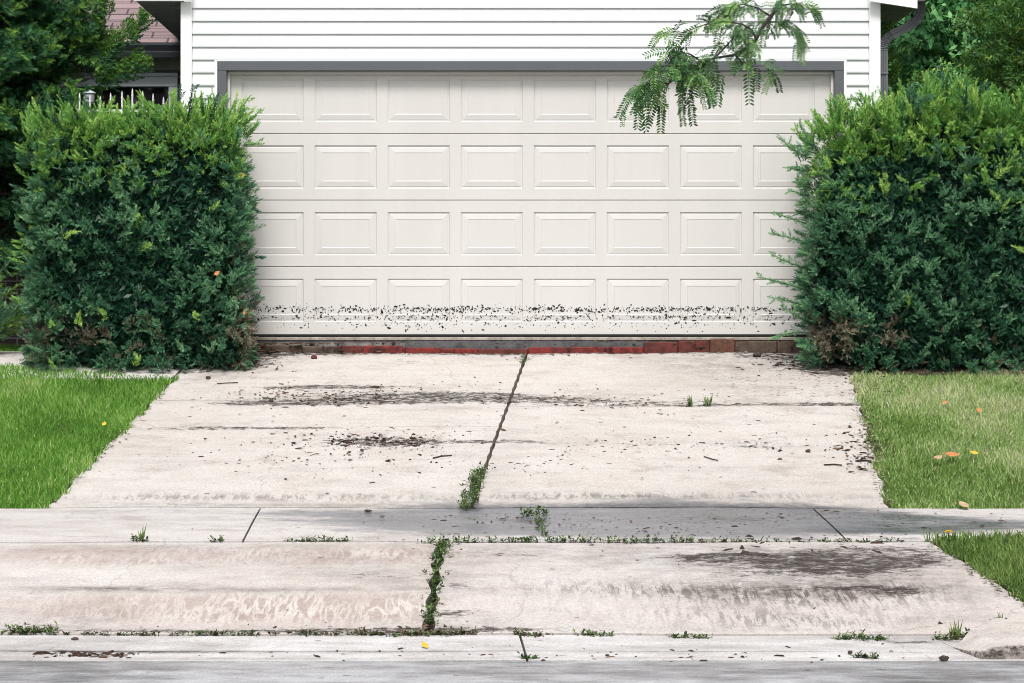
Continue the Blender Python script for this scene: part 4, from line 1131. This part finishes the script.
# honey locust: trunk on the verge to the right, one bough reaching in front of the garage
def locust():
    tx, ty = 5.2, 11.6
    root = empty('locust_tree', (tx, ty, .2), 'locust tree whose leafy drooping bough hangs in front of the garage door', 'tree')
    d = 12.0
    A = lambda px, py, dd=d: Vector(at(px, py, dd))
    MB().tube([(tx, ty, .1), (tx - .05, ty + .05, 1.6), (tx - .25, ty + .1, 3.1), (tx - .2, ty + .1, 5.0), (tx, ty, 7.0)], [.16, .13, .11, .08, .03], 12).build('trunk', M['bark'], root)
    main = [Vector((tx - .25, ty + .1, 3.1)), Vector((4.2, 11.8, 4.15)), Vector((3.0, 11.9, 4.2)), Vector((2.1, 12, 3.75)), A(795, -40), A(781, 0), A(773, 14), A(762, 28), A(756, 40), A(748, 48), A(735, 55), A(715, 58), A(702, 62), A(690, 70), A(668, 84), A(645, 98)]
    lm = MB()
    rr = list(np.linspace(.06, .02, 4)) + [.012, .0105, .0098, .009, .0085, .008, .007, .006, .0052, .0045, .0035, .002]
    lm.tube(main, rr, 7)
    subs = [
        [A(756, 40), A(752, 30, 11.95), A(742, 24, 11.9), A(728, 22, 11.9), A(712, 22, 11.9), A(698, 27, 11.9), A(684, 32, 11.9), A(666, 32, 11.9), A(656, 38, 11.9)],
        [A(762, 28), A(768, 22, 12.1), A(785, 22, 12.15), A(796, 30, 12.2), A(802, 42, 12.2)],
        [A(776, 6), A(790, 4, 12.1), A(806, 6, 12.1), A(818, 14, 12.1)],
        [A(770, 16), A(758, 8, 12), A(744, 4, 12), A(730, 6, 12), A(722, 12, 12)],
        [A(735, 55), A(742, 62, 11.95), A(752, 66, 11.9), A(764, 66, 11.9), A(776, 76, 11.9)],
        [A(750, 45), A(746, 38, 11.9), A(742, 30, 11.9)],
        [A(715, 58), A(728, 44, 12.1), A(738, 32, 12.1), A(748, 26, 12.1)],
        [A(702, 62), A(690, 54, 11.9), A(676, 52, 11.85), A(664, 52, 11.85)],
        [A(690, 70), A(676, 66, 11.8), A(660, 66, 11.8), A(646, 72, 11.8)],
        [A(668, 84), A(656, 80, 11.85), A(644, 86, 11.85), A(630, 92, 11.85)],
        [A(690, 70), A(700, 78, 11.8), A(706, 86, 11.8)],
    ]
    for s_ in subs: lm.tube(s_, list(np.linspace(.0055, .0016, len(s_))), 5)
    # the tree's upper limbs, out of the picture
    for e in [(3.6, 10.6, 6.2), (6.8, 12.4, 6.4), (5.6, 10.2, 6.6), (4.6, 13.2, 6.3)]:
        lm.tube([(tx - .2, ty + .1, 4.2), ((tx + e[0]) / 2, (ty + e[1]) / 2, (4.4 + e[2]) / 2 + .2), e], [.06, .04, .012], 6)
    lm.build('bough', M['twig'], root)
    V = []; F = []; T = []
    def leaf(base, d0, L, droop, tint):
        dd = Vector(d0).normalized(); p = Vector(base); npair = random.randint(8, 11); seg = npair + 1
        pts = []
        for k in range(seg + 1):
            pts.append((p.copy(), dd.copy())); p = p + dd * L / seg; dd = (dd + Vector((0, 0, -droop / seg * 2))).normalized()
        side0 = dd.cross(Vector((random.gauss(0, .4), 1, random.gauss(0, .4)))).normalized()
        for k in range(1, seg + 1):
            c, t = pts[k]
            sd = (side0 - t * side0.dot(t)).normalized(); nr = t.cross(sd)
            for s_ in (-1, 1):
                ll = L * .20 * (1 - .35 * abs(k / seg - .45)) * random.uniform(.85, 1.15); lw = ll * .36
                dr = (sd * s_ * .85 + t * .55 + nr * random.gauss(0, .22)).normalized()
                wd = dr.cross(nr).normalized()
                b = c + sd * s_ * .002
                i0 = len(V); fold = nr * lw * .15
                V.extend([b, b + dr * ll * .35 + wd * lw * .5 + fold, b + dr * ll * .75 + wd * lw * .40 + fold, b + dr * ll, b + dr * ll * .75 - wd * lw * .40 + fold, b + dr * ll * .35 - wd * lw * .5 + fold])
                F.append([i0, i0 + 1, i0 + 2, i0 + 3]); F.append([i0, i0 + 3, i0 + 4, i0 + 5]); T.extend([min(1, max(0, tint + random.gauss(0, .12)))] * 6)
        for k in range(seg):      # rachis as a thin ribbon
            a, b = pts[k][0], pts[k + 1][0]; i0 = len(V); w = side0 * .0012
            V.extend([a - w, a + w, b + w, b - w]); F.append([i0, i0 + 1, i0 + 2, i0 + 3]); T.extend([.2] * 4)
    def along(pts, n, Lr, dn=.9):
        for i in range(n):
            t = random.uniform(.08, 1) * (len(pts) - 1); k = min(int(t), len(pts) - 2); q = pts[k].lerp(pts[k + 1], t - k)
            tg = (pts[k + 1] - pts[k]).normalized()
            d0 = tg * .5 + Vector((random.gauss(0, .6), random.gauss(0, .6), random.gauss(-.1, .5)))
            leaf(q, d0, random.uniform(*Lr), random.uniform(.4, 1.1) * dn, random.uniform(.15, .85))
    for s_, n in zip(subs, [16, 10, 12, 24, 8, 8, 10, 13, 16, 12, 9]): along(s_, int(n * 1.6), (.07, .145))
    along(main[12:], 26, (.12, .20)); along(main[4:9], 9, (.10, .15)); along(main[8:13], 14, (.10, .18))
    for px, py, dx, dz, L in [(655, 95, -.25, -1, .2), (640, 100, -.1, -1, .19), (680, 98, .15, -1, .18), (690, 95, .1, -1, .2), (722, 72, -.15, -1, .22), (748, 70, .05, -1, .22), (632, 92, -.5, -.8, .19), (800, 40, .1, -1, .16), (795, 26, .4, -.8, .15), (812, 8, .5, -.7, .14), (700, 88, .25, -1, .14), (662, 104, -.05, -1, .18), (769, 66, .25, -.8, .13), (682, 84, .05, -1, .17), (705, 72, -.2, -1, .17), (624, 108, -.1, -1, .12)]:
        leaf(A(px, py), (dx, random.gauss(0, .1), dz), L * .8, .15, random.uniform(.25, .7))
    mk('foliage', [tuple(v) for v in V], np.array(F), M['locust'], root, None, {'tint': T})
locust()
# ------------------------------------------------------------------ grass
def blades(name, n, xf, y0, y1, zf, mat, hr, w, tint, tall=None, keep=None, dens=None):
    y = R.uniform(y0, y1, n); a, b = xf(y); x = a + (b - a) * R.uniform(0, 1, n)
    if keep is not None:
        k = keep(x, y); x, y = x[k], y[k]
    n = len(x); z = np.array([zf(i, j) for i, j in zip(x, y)])
    patch = np.sin(x * 3.1 + y * 1.7) * np.sin(y * 2.3 - x * 1.2) + .6 * np.sin(x * 7.3 + 1) * np.sin(y * 6.1)
    h = R.uniform(*hr, n) * (1 + .30 * patch)
    an = R.uniform(0, 2 * math.pi, n); ln = R.normal(0, .38, n); ln2 = ln + R.normal(.25, .3, n) * np.sign(ln)
    dx, dy = np.cos(an), np.sin(an)
    fa = R.uniform(-.7, .7, n); wx, wy = np.cos(fa) * w / 2, np.sin(fa) * w / 2
    B0 = np.stack([x, y, z - .01], 1)
    m1 = B0 + np.stack([dx * ln * h * .5, dy * ln * h * .5, h * .55], 1)
    m2 = m1 + np.stack([dx * ln2 * h * .55, dy * ln2 * h * .55, h * .45 * np.clip(1 - .3 * np.abs(ln2), .2, 1)], 1)
    W = np.stack([wx, wy, np.zeros(n)], 1)
    V = np.stack([B0 - W, B0 + W, m1 - W * .8, m1 + W * .8, m2 - W * .12, m2 + W * .12], 1).reshape(-1, 3)
    F = np.array([[0, 1, 3, 2], [2, 3, 5, 4]])[None] + (np.arange(n) * 6)[:, None, None]
    t = np.clip(tint(x, y, n) + .20 * patch, 0, 1)
    o = mk(name, V, F.reshape(-1, 4), mat, None, None, {'tint': np.repeat(t, 6)})
    return props(o, kind='stuff')
vl = np.vectorize(drv_l); vr = np.vectorize(drv_r); va = np.vectorize(apr_r)
blades('grass', 60000, lambda y: (np.full_like(y, -5.2), vl(y) + .012 + .02 * np.sin(y * 13) + .014 * np.sin(y * 37)), 13.80, 17.85, zL, M['grass_l'], (.035, .085), .0065, keep=lambda x, y: y < np.minimum(ywf(x), 17.85) - .01 + .02 * np.sin(x * 17), tint=lambda x, y, n: np.clip(R.normal(.48, .2, n), 0, .93) + (R.uniform(0, 1, n) < .025) * .5)
def rt(x, y, n):
    t = R.normal(.42, .20, n) + .22 * np.clip((y - 15.2) / 2, -.6, 1) + .10 * np.sin(x * 4 + y * 2)
    return t + (R.uniform(0, 1, n) < .12) * .45
blades('grass', 52000, lambda y: (vr(y) - .005 + .025 * np.sin(y * 11), np.full_like(y, 4.8)), 13.80, 17.24, zL, M['grass_r'], (.03, .065), .0065, rt)
blades('grass', 13000, lambda y: (va(y) - .01 + .02 * np.sin(y * 15), np.full_like(y, 3.9)), 10.95, 12.37, zP, M['grass_p'], (.03, .085), .007, lambda x, y, n: R.normal(.42, .2, n) + (R.uniform(0, 1, n) < .06) * .4)
blades('grass', 9000, lambda y: (np.full_like(y, -5.2), np.full_like(y, -3.0)), 18.58, 20.3, zL, M['grass_l'], (.03, .07), .008, lambda x, y, n: R.normal(.45, .2, n))
blades('grass', 9000, lambda y: (np.full_like(y, -5), np.vectorize(apr_l)(y) - .03), 10.95, 12.37, zP, M['grass_p'], (.03, .085), .008, lambda x, y, n: R.normal(.42, .2, n))

# ------------------------------------------------------------------ weeds
def weed(name, label, plane, path, n, spread, hr, mats=('weed',), tall=0, group='weeds in the concrete joints', leaf=.022, dry=0.):
    P = [Vector(on(a, b, plane)) for a, b in path]
    V = []; F = []; T = []; MI = []
    c = sum(P, Vector()) / len(P)
    if len(P) == 1: P = P * 2
    lens = [(P[i + 1] - P[i]).length for i in range(len(P) - 1)]; tot = sum(lens) or 1
    for i in range(n):
        s_ = random.uniform(0, tot); k = 0
        while k < len(lens) - 1 and s_ > lens[k]: s_ -= lens[k]; k += 1
        b = P[k].lerp(P[k + 1], s_ / lens[k] if lens[k] else 0)
        b = b + Vector((random.gauss(0, spread), random.gauss(0, spread * .8), 0)); b.z = plane_z(b.y, plane) - .006
        h = random.uniform(*hr) * random.choice([.5, .8, 1]); ti = random.random(); mi = 1 if random.random() < dry else 0
        a = random.uniform(0, 6.283); lean = random.uniform(.1, .9)
        tip = b + Vector((math.cos(a) * lean * h, math.sin(a) * lean * h, h))
        w = Vector((random.uniform(-1, 1), random.uniform(-1, 1), 0)).normalized() * .0016
        i0 = len(V); V += [b - w, b + w, tip + w * .5, tip - w * .5]; F.append([i0, i0 + 1, i0 + 2, i0 + 3]); T += [ti * .7] * 4; MI.append(mi)
        for j in range(random.randint(3, 6)):
            t = random.uniform(.25, 1); q = b.lerp(tip, t); a2 = random.uniform(0, 6.283); e = random.uniform(-.1, .9)
            dr = Vector((math.cos(a2) * math.cos(e), math.sin(a2) * math.cos(e), math.sin(e))); sd = dr.cross(Vector((random.gauss(0, .3), random.gauss(0, .3), 1))).normalized()
            l = leaf * random.uniform(.6, 1.3); lw = l * .42
            i0 = len(V); V += [q, q + dr * l * .5 + sd * lw * .5, q + dr * l, q + dr * l * .5 - sd * lw * .5]; F.append([i0, i0 + 1, i0 + 2, i0 + 3]); T += [min(1, max(0, ti + random.gauss(0, .15)))] * 4; MI.append(mi)
    for i in range(tall):
        b = c + Vector((random.gauss(0, .012), random.gauss(0, .012), 0)); h = random.uniform(.05, .10); a = random.uniform(0, 6.28)
        for j in range(3):
            d = Vector((math.cos(a + j) * .25, math.sin(a + j) * .25, 1)); w = Vector((.004, 0, 0)); m = b + d * h * .5
            i0 = len(V); V += [b - w, b + w, m + w, m - w, b + d * h + Vector((.01, 0, -.01))]; F.append([i0, i0 + 1, i0 + 2, i0 + 3]); F.append([i0 + 3, i0 + 2, i0 + 4, i0 + 4]) if False else None; T += [.8] * 5; MI.append(0)
            i1 = len(V); V += [m - w, m + w, b + d * h + w * .1, b + d * h - w * .1]; F.append([i1, i1 + 1, i1 + 2, i1 + 3]); T += [.9] * 4; MI.append(0)
    o = mk(name, [tuple(v) for v in V], np.array(F), [M['weed'], M['weed_dry']], None, MI, {'tint': T}, origin=tuple(c))
    return props(o, label, 'weed', group)
weed('weed_clump', 'tall leafy weed clump filling the lower end of the driveway centre joint', D_, [(481, 473), (475, 488), (469, 506), (467, 512)], 150, .024, (.03, .085), leaf=.028)
weed('weed_clump', 'small weed tuft in the driveway centre joint right at the brick row', D_, [(525, 356), (522, 364)], 16, .010, (.03, .06))
weed('weed_clump', 'spiky weed tuft in the right-hand driveway joint, nearer the middle', D_, [(690, 406)], 12, .014, (.03, .06), tall=3, leaf=.02)
weed('weed_clump', 'spiky weed tuft in the right-hand driveway joint, nearer the lawn', D_, [(708, 406)], 12, .014, (.03, .06), tall=3, leaf=.02)
weed('weed_clump', 'flat pale weed patch in the left driveway joint near the lawn', D_, [(258, 399), (276, 399)], 22, .012, (.012, .025), leaf=.016, dry=.4)
weed('weed_clump', 'bushy weed on the wet sidewalk beside the driveway centre joint', S_, [(524, 516), (546, 515)], 40, .018, (.03, .07), leaf=.026)
weed('weed_clump', 'weeds trailing down across the wet sidewalk to its front edge', S_, [(540, 520), (541, 528), (545, 538)], 34, .014, (.02, .05))
weed('weed_clump', 'small upright weed at the sidewalk front edge, farthest left', S_, [(134, 541), (146, 541)], 20, .012, (.02, .05), tall=2)
weed('weed_clump', 'low weed at the sidewalk front edge just left of the left sidewalk joint', S_, [(212, 541.5), (222, 541.5)], 12, .012, (.02, .045))
weed('weed_clump', 'row of low weeds at the sidewalk front edge right of the left sidewalk joint', S_, [(288, 542), (312, 542), (352, 541.5)], 60, .014, (.02, .045))
weed('weed_clump', 'thick weeds where the apron centre crack meets the sidewalk', A_, [(424, 543), (446, 543), (441, 552)], 70, .020, (.03, .06))
weed('weed_clump', 'line of weeds growing down the apron centre crack', A_, [(441, 552), (436, 575), (433, 600), (429, 626)], 210, .020, (.02, .055), leaf=.024)
weed('weed_clump', 'long low row of weeds along the wet sidewalk front edge', S_, [(450, 542), (520, 541.5), (560, 542), (640, 542), (695, 541.5)], 210, .014, (.018, .045))
weed('weed_clump', 'short dark row of weeds at the sidewalk front edge below the right sidewalk joint', S_, [(700, 542), (790, 542), (900, 542)], 90, .010, (.012, .03), dry=.3)
weed('weed_clump', 'weedy dark clump at the curb joint in the lower left corner', A_, [(5, 633), (30, 633), (56, 633)], 90, .022, (.02, .05), dry=.3)
weed('weed_clump', 'thin dry weed row along the curb joint left of the apron crack', A_, [(60, 634), (160, 635), (280, 634)], 80, .010, (.01, .025), dry=.6)
weed('weed_clump', 'mixed dry and green weed row at the curb joint below the apron crack', A_, [(290, 634), (350, 635), (410, 636), (470, 633)], 150, .020, (.014, .035), dry=.6)
weed('weed_clump', 'dry weed tuft at the curb joint right of the apron crack', A_, [(515, 636), (545, 637)], 44, .018, (.014, .035), dry=.6)
weed('weed_clump', 'flat green weed at the curb joint in the middle of the right apron slab', A_, [(580, 636), (612, 636.5)], 40, .014, (.014, .03), dry=.2)
weed('weed_clump', 'flat dark weed at the curb joint between two greener clumps', A_, [(672, 638), (712, 639)], 50, .014, (.012, .03), dry=.4)
weed('weed_clump', 'spreading green weed on the gutter edge near the right curb', A_, [(836, 640), (862, 640), (884, 642)], 90, .022, (.02, .045), dry=.25)
weed('weed_clump', 'weed with a tall upright leaf beside the curved curb end', A_, [(936, 641), (958, 639), (966, 637)], 70, .020, (.02, .05), tall=5, dry=.3)
weed('weed_clump', 'small weed in the crack above the curved curb end', A_, [(1000, 626)], 14, .012, (.02, .06), tall=1)
weed('weed_clump', 'small weed tuft in the gutter joint below the dry tuft', G_, [(522, 659), (536, 659)], 26, .014, (.012, .03))
weed('weed_clump', 'small weed in the gutter near the right curb', G_, [(858, 657), (876, 658)], 26, .014, (.012, .03), dry=.2)

# ------------------------------------------------------------------ loose things on the concrete
def clod(label, plane, px, py, w, h, mat='soil', seed=0, name='dirt_clod', cat='dirt clod', group='clods of soil on the concrete'):
    r = random.Random(seed); c = Vector(on(px, py, plane)); rx = w * c.y / FX / 2; rz = h * c.y / FX
    import bmesh
    bm = bmesh.new(); bmesh.ops.create_icosphere(bm, subdivisions=2, radius=1)
    for v in bm.verts:
        k = 1 + .22 * math.sin(v.co.x * 3 + seed) * math.sin(v.co.y * 4 + seed * 2) + r.uniform(-.12, .12)
        v.co = Vector((v.co.x * rx * k, v.co.y * rx * .8 * k, (v.co.z * .5 + .42) * rz * k))
    me = bpy.data.meshes.new(name); bm.to_mesh(me); bm.free(); me.materials.append(M[mat])
    o = bpy.data.objects.new(name, me); o.location = c; COL.objects.link(o); props(o, label, cat, group)
clod('reddish brown clod on the driveway near the left end of the brick row', D_, 314, 359, 7, 4, 'brick_dark', 1)
clod('small brown clod lying just right of the left hedge foot', D_, 208, 379, 5, 3, 'soil', 2)
clod('dark rounded clod on the right apron slab near the sidewalk', A_, 745, 556, 8, 6, 'soil', 3)
clod('flat dark clod on the right apron slab, right of the rounder one', A_, 763, 557, 10, 4, 'soil', 4)
clod('two-lobed dark clod at the sidewalk edge of the right apron slab', A_, 690, 561, 8, 4, 'soil', 5)
clod('dark brown clod on the drive below the left soil streaks', D_, 271, 402, 5, 3, 'soil', 6)
clod('brown clod beside the right lower drive near the lawn', D_, 808, 452, 6, 3, 'soil', 7)
clod('squarish dark clod in the gutter beside the right curb', G_, 944, 661, 9, 6, 'soil', 8)
clod('small dark clod in the gutter below the green weed', G_, 850, 654, 5, 4, 'soil', 9)
clod('dark flat clod on the wet sidewalk left of the weeds', S_, 368, 511.5, 8, 2.4, 'soil', 10)
clod('dark clod in the gutter near the lower left corner weeds', G_, 75, 640, 8, 3, 'soil', 11)
clod('brown clod on the drive under the left centre soil patch', D_, 362, 451, 4, 2.4, 'soil', 12)
clod('brown clod on the drive beside the right hedge foot', D_, 757, 357, 9, 5, 'soil', 13)
clod('pale stone beside the right hedge foot on the driveway', D_, 746, 354, 4, 3, 'mortar', 14, 'pebble', 'pebble', None)
clod('pale pebble on the wet sidewalk at its driveway edge', S_, 382, 517, 5, 2.5, 'mortar', 15, 'pebble', 'pebble', None)
# leaves
leaf_obj('fallen_leaf', 'yellow fallen leaf in the gutter below the apron crack', Vector(on(425, 648, G_)) + Vector((0, 0, .012)), .05, M['yellow'], group='fallen leaves', nrm=(.1, -.5, 1), seed=3)
leaf_obj('fallen_leaf', 'red-brown fallen leaf on the apron right of the crack', Vector(on(468, 583, A_)) + Vector((0, 0, .010)), .045, M['redleaf'], group='fallen leaves', nrm=(0, -.3, 1), seed=4)
Lp = lambda px, py: Vector(on(px, py, D_)) + Vector((0, 0, .055))
leaf_obj('fallen_leaf', 'large orange fallen leaf lying in the middle of the right lawn', Lp(952, 463), .10, M['orange'], group='fallen leaves', nrm=(.1, -.5, 1), seed=5)
leaf_obj('fallen_leaf', 'tan fallen leaf beside the large orange leaf on the right lawn', Lp(938, 466), .08, M['tan'], group='fallen leaves', nrm=(.1, -.4, 1), seed=6)
leaf_obj('fallen_leaf', 'yellow fallen leaf right of the orange leaf on the right lawn', Lp(974, 461), .06, M['yellow'], group='fallen leaves', nrm=(.0, -.5, 1), seed=7)
leaf_obj('fallen_leaf', 'orange fallen leaf high on the right lawn below the hedge', Lp(979, 418), .065, M['orange'], group='fallen leaves', nrm=(.2, -.5, 1), seed=8)
leaf_obj('fallen_leaf', 'small orange leaf on the upper right lawn, left of a brighter one', Lp(945, 410), .05, M['orange'], group='fallen leaves', nrm=(-.2, -.5, 1), seed=9)
leaf_obj('fallen_leaf', 'yellow leaf at the driveway edge of the left lawn', Lp(104, 432), .05, M['yellow'], group='fallen leaves', nrm=(.1, -.5, 1), seed=10)
leaf_obj('fallen_leaf', 'tan leaf at the sidewalk edge of the right lawn', Vector(on(964, 510, D_)) + Vector((0, 0, .03)), .09, M['tan'], group='fallen leaves', nrm=(.0, -.4, 1), seed=11)
# dandelion
c = Vector(on(948, 548, A_)) + Vector((0, 0, .03))
dn = empty('dandelion', tuple(c), 'yellow dandelion flower on the verge beside the apron', 'flower')
MB().tube([c - Vector((0, 0, .02)), c + Vector((.004, 0, .05))], .003, 5).build('stem', M['grass_p'], dn)
mb = MB(); t = c + Vector((.004, 0, .055))
for ring, (n, l, e) in enumerate([(14, .030, .15), (11, .024, .6), (7, .015, 1.1)]):
    for k in range(n):
        a = 6.283 * k / n + ring; dr = Vector((math.cos(a) * math.cos(e), math.sin(a) * math.cos(e), math.sin(e))); sd = Vector((-math.sin(a), math.cos(a), 0)) * .005
        mb.add([t, t + dr * l * .6 + sd, t + dr * l, t + dr * l * .6 - sd], [[0, 1, 2, 3]])
mb.build('petals', M['petal'], dn)
# twigs
def stick(label, plane, pts, r):
    P = [Vector(on(a, b, plane)) + Vector((0, 0, r)) for a, b in pts]
    o = MB().tube(P, r, 5).build('twig', M['twig'], origin=tuple(P[0])); props(o, label, 'twig', 'twigs on the driveway')
stick('dark twig on the left drive near the centre joint', D_, [(433, 459), (442, 457), (452, 456.5)], .006)
stick('thin brown twig on the right drive below the crack line', D_, [(824, 465.5), (834, 465), (842, 466)], .005)
stick('short thin twig on the right drive, left of the thin brown one', D_, [(704, 457), (713, 460), (718, 461)], .004)
stick('thin twig right of the left hedge foot', D_, [(217, 384), (228, 383.5), (238, 383)], .004)
# mulch crumbs: a scatter nobody could count
V = []; F = []; T = []
def crumbs(plane, px, py, sx, sy, n, s0=.006):
    for i in range(int(n * 1.5)):
        q = Vector(on(random.gauss(px, sx), random.gauss(py, sy), plane)); s_ = abs(random.gauss(0, s0 * .55)) + .0022
        a = random.uniform(0, 6.28); el = random.uniform(.8, 3.2); k = len(V)
        u = Vector((math.cos(a), math.sin(a), 0)) * s_ * el; w = Vector((-math.sin(a), math.cos(a), 0)) * s_ * .8; up = Vector((0, 0, s_ * random.uniform(.4, .9)))
        q.z = plane_z(q.y, plane) + .001
        V.extend([q - u - w, q + u - w, q + u + w, q - u + w, q + up - u * .5, q + up + u * .5])
        F.extend([[k, k + 1, k + 5, k + 4], [k + 1, k + 2, k + 5, k + 5], [k + 2, k + 3, k + 4, k + 5], [k + 3, k, k + 4, k + 4]]); T.extend([random.random()] * 6)
for a in [(D_, 350, 395, 60, 5, 260, .008), (D_, 385, 441, 40, 4, 170, .008), (D_, 820, 366, 30, 6, 260, .010), (D_, 250, 360, 25, 6, 120, .009), (D_, 400, 450, 90, 14, 90), (D_, 600, 400, 90, 5, 120), (D_, 690, 446, 110, 6, 90), (D_, 860, 449, 14, 12, 110, .010), (D_, 550, 460, 20, 10, 40), (D_, 500, 420, 180, 30, 110), (D_, 300, 452, 80, 14, 60), (D_, 330, 352.5, 50, 1.5, 70, .009), (D_, 760, 352, 40, 3, 60, .010), (D_, 560, 355, 100, 3, 40),
          (S_, 740, 520, 90, 7, 150, .0035), (S_, 520, 520, 30, 4, 40, .0045), (S_, 620, 527, 70, 7, 50, .0035), (S_, 950, 522, 60, 6, 50, .0035),
          (A_, 800, 562, 60, 10, 320, .010), (A_, 860, 570, 50, 14, 160, .009), (A_, 380, 582, 60, 6, 90), (A_, 445, 590, 14, 26, 120, .009), (A_, 650, 570, 160, 30, 130), (A_, 200, 590, 140, 24, 60), (A_, 950, 578, 16, 18, 110, .010), (A_, 440, 628, 60, 5, 120, .008), (A_, 870, 595, 40, 6, 60, .009),
          (G_, 90, 655, 26, 1.5, 60, .008), (G_, 560, 655, 200, 5, 60), (D_, 110, 450, 30, 34, 0)]:
    crumbs(*a)
ledge = (Z(344.5) - CH, 0)
for a in [(300, 343.8, 34, .3, 130, .011), (275, 344, 12, .3, 40, .012), (395, 343.6, 16, .3, 26, .01), (700, 341.5, 60, .3, 90, .009), (260, 350.5, 16, .6, 60, .012), (320, 350.8, 40, .5, 60, .010), (720, 347.5, 60, .5, 60, .010), (480, 344, 110, .4, 70, .008)]:
    crumbs((Z(a[1]) - CH, 0), *a)
for i in range(150):       # dry bits along the lawn edges
    t = random.random(); y = 13.9 + 3.3 * t
Fq = [f if f[2] != f[3] else f[:3] for f in F]
o = mk('mulch_crumbs', [tuple(v) for v in V], Fq, M['crumb'], None, None, {'tint': T}); props(o, kind='stuff')
# dry litter along the lawn edges
V = []; F = []; T = []
def litter(p):
    k = len(V); a = random.uniform(0, 6.28); s_ = random.uniform(.008, .022); u = Vector((math.cos(a), math.sin(a), random.uniform(-.2, .3))) * s_; w = Vector((-math.sin(a), math.cos(a), random.uniform(-.2, .4))) * s_ * .45
    V.extend([p - u, p + w, p + u, p - w]); F.append([k, k + 1, k + 2, k + 3]); T.extend([random.random()] * 4)
for i in range(420):
    y = random.choice([random.gauss(15.4, .3), random.uniform(13.9, 17)]); litter(Vector((drv_r(y) + random.gauss(.01, .035), y, plane_z(y, D_) + .012)))
for i in range(240):
    y = random.uniform(13.9, 17.2); litter(Vector((drv_l(y) + random.gauss(0, .03), y, plane_z(y, D_) + .012)))
for i in range(160):
    y = random.uniform(10.95, 12.3); litter(Vector((apr_r(y) + random.gauss(.0, .04), y, plane_z(y, A_) + .03)))
for i in range(120):
    y = random.uniform(16.5, 17.1); litter(Vector((random.uniform(1.9, 3.1), y, plane_z(y, D_) + .03)))
o = mk('leaf_litter', [tuple(v) for v in V], np.array(F), M['yew_dead'], None, None, {'tint': T}); props(o, kind='stuff')

# ------------------------------------------------------------------ light, sky, camera
w = bpy.data.worlds.new('World'); scn.world = w; w.use_nodes = True
nt = w.node_tree; bg = nt.nodes['Background']
sky = nt.nodes.new('ShaderNodeTexSky'); sky.sky_type = 'NISHITA'; sky.sun_disc = False
EL, AZ = math.radians(57), math.radians(184)       # the sun stands high behind the camera, a little left
sky.sun_elevation = EL; sky.sun_rotation = AZ; sky.dust_density = 4.0; sky.air_density = 1.2; sky.ozone_density = 1.0
hsv = nt.nodes.new('ShaderNodeHueSaturation'); hsv.inputs['Saturation'].default_value = .30
nt.links.new(sky.outputs[0], hsv.inputs['Color']); nt.links.new(hsv.outputs[0], bg.inputs['Color'])
bg.inputs['Strength'].default_value = .105
sd = bpy.data.lights.new('sun', 'SUN'); sd.energy = 2.3; sd.angle = math.radians(18); sd.color = (1, .97, .93)
so = bpy.data.objects.new('sun', sd); COL.objects.link(so)
dirv = Vector((math.sin(AZ) * math.cos(EL), math.cos(AZ) * math.cos(EL), math.sin(EL)))   # towards the sun
so.rotation_euler = dirv.to_track_quat('Z', 'Y').to_euler(); so.location = (0, -10, 20)
cam = bpy.data.cameras.new('camera'); co = bpy.data.objects.new('camera', cam); COL.objects.link(co)
co.location = (0, 0, CH); co.rotation_euler = (math.radians(90), 0, 0)
cam.sensor_width = 36; cam.lens = FX / 1024 * 36; cam.shift_x = (512 - VX) / 1024; cam.shift_y = (VY - 341.5) / 1024
cam.clip_end = 2000; cam.clip_start = .1
scn.camera = co
vs = scn.view_settings
vs.view_transform = 'Standard'; vs.look = 'None'; vs.exposure = 0.6; vs.gamma = 1; vs.use_curve_mapping = False
scn.render.engine = 'CYCLES'
scn.cycles.use_denoising = True
scn.cycles.max_bounces = 6
scn.cycles.filter_width = .95
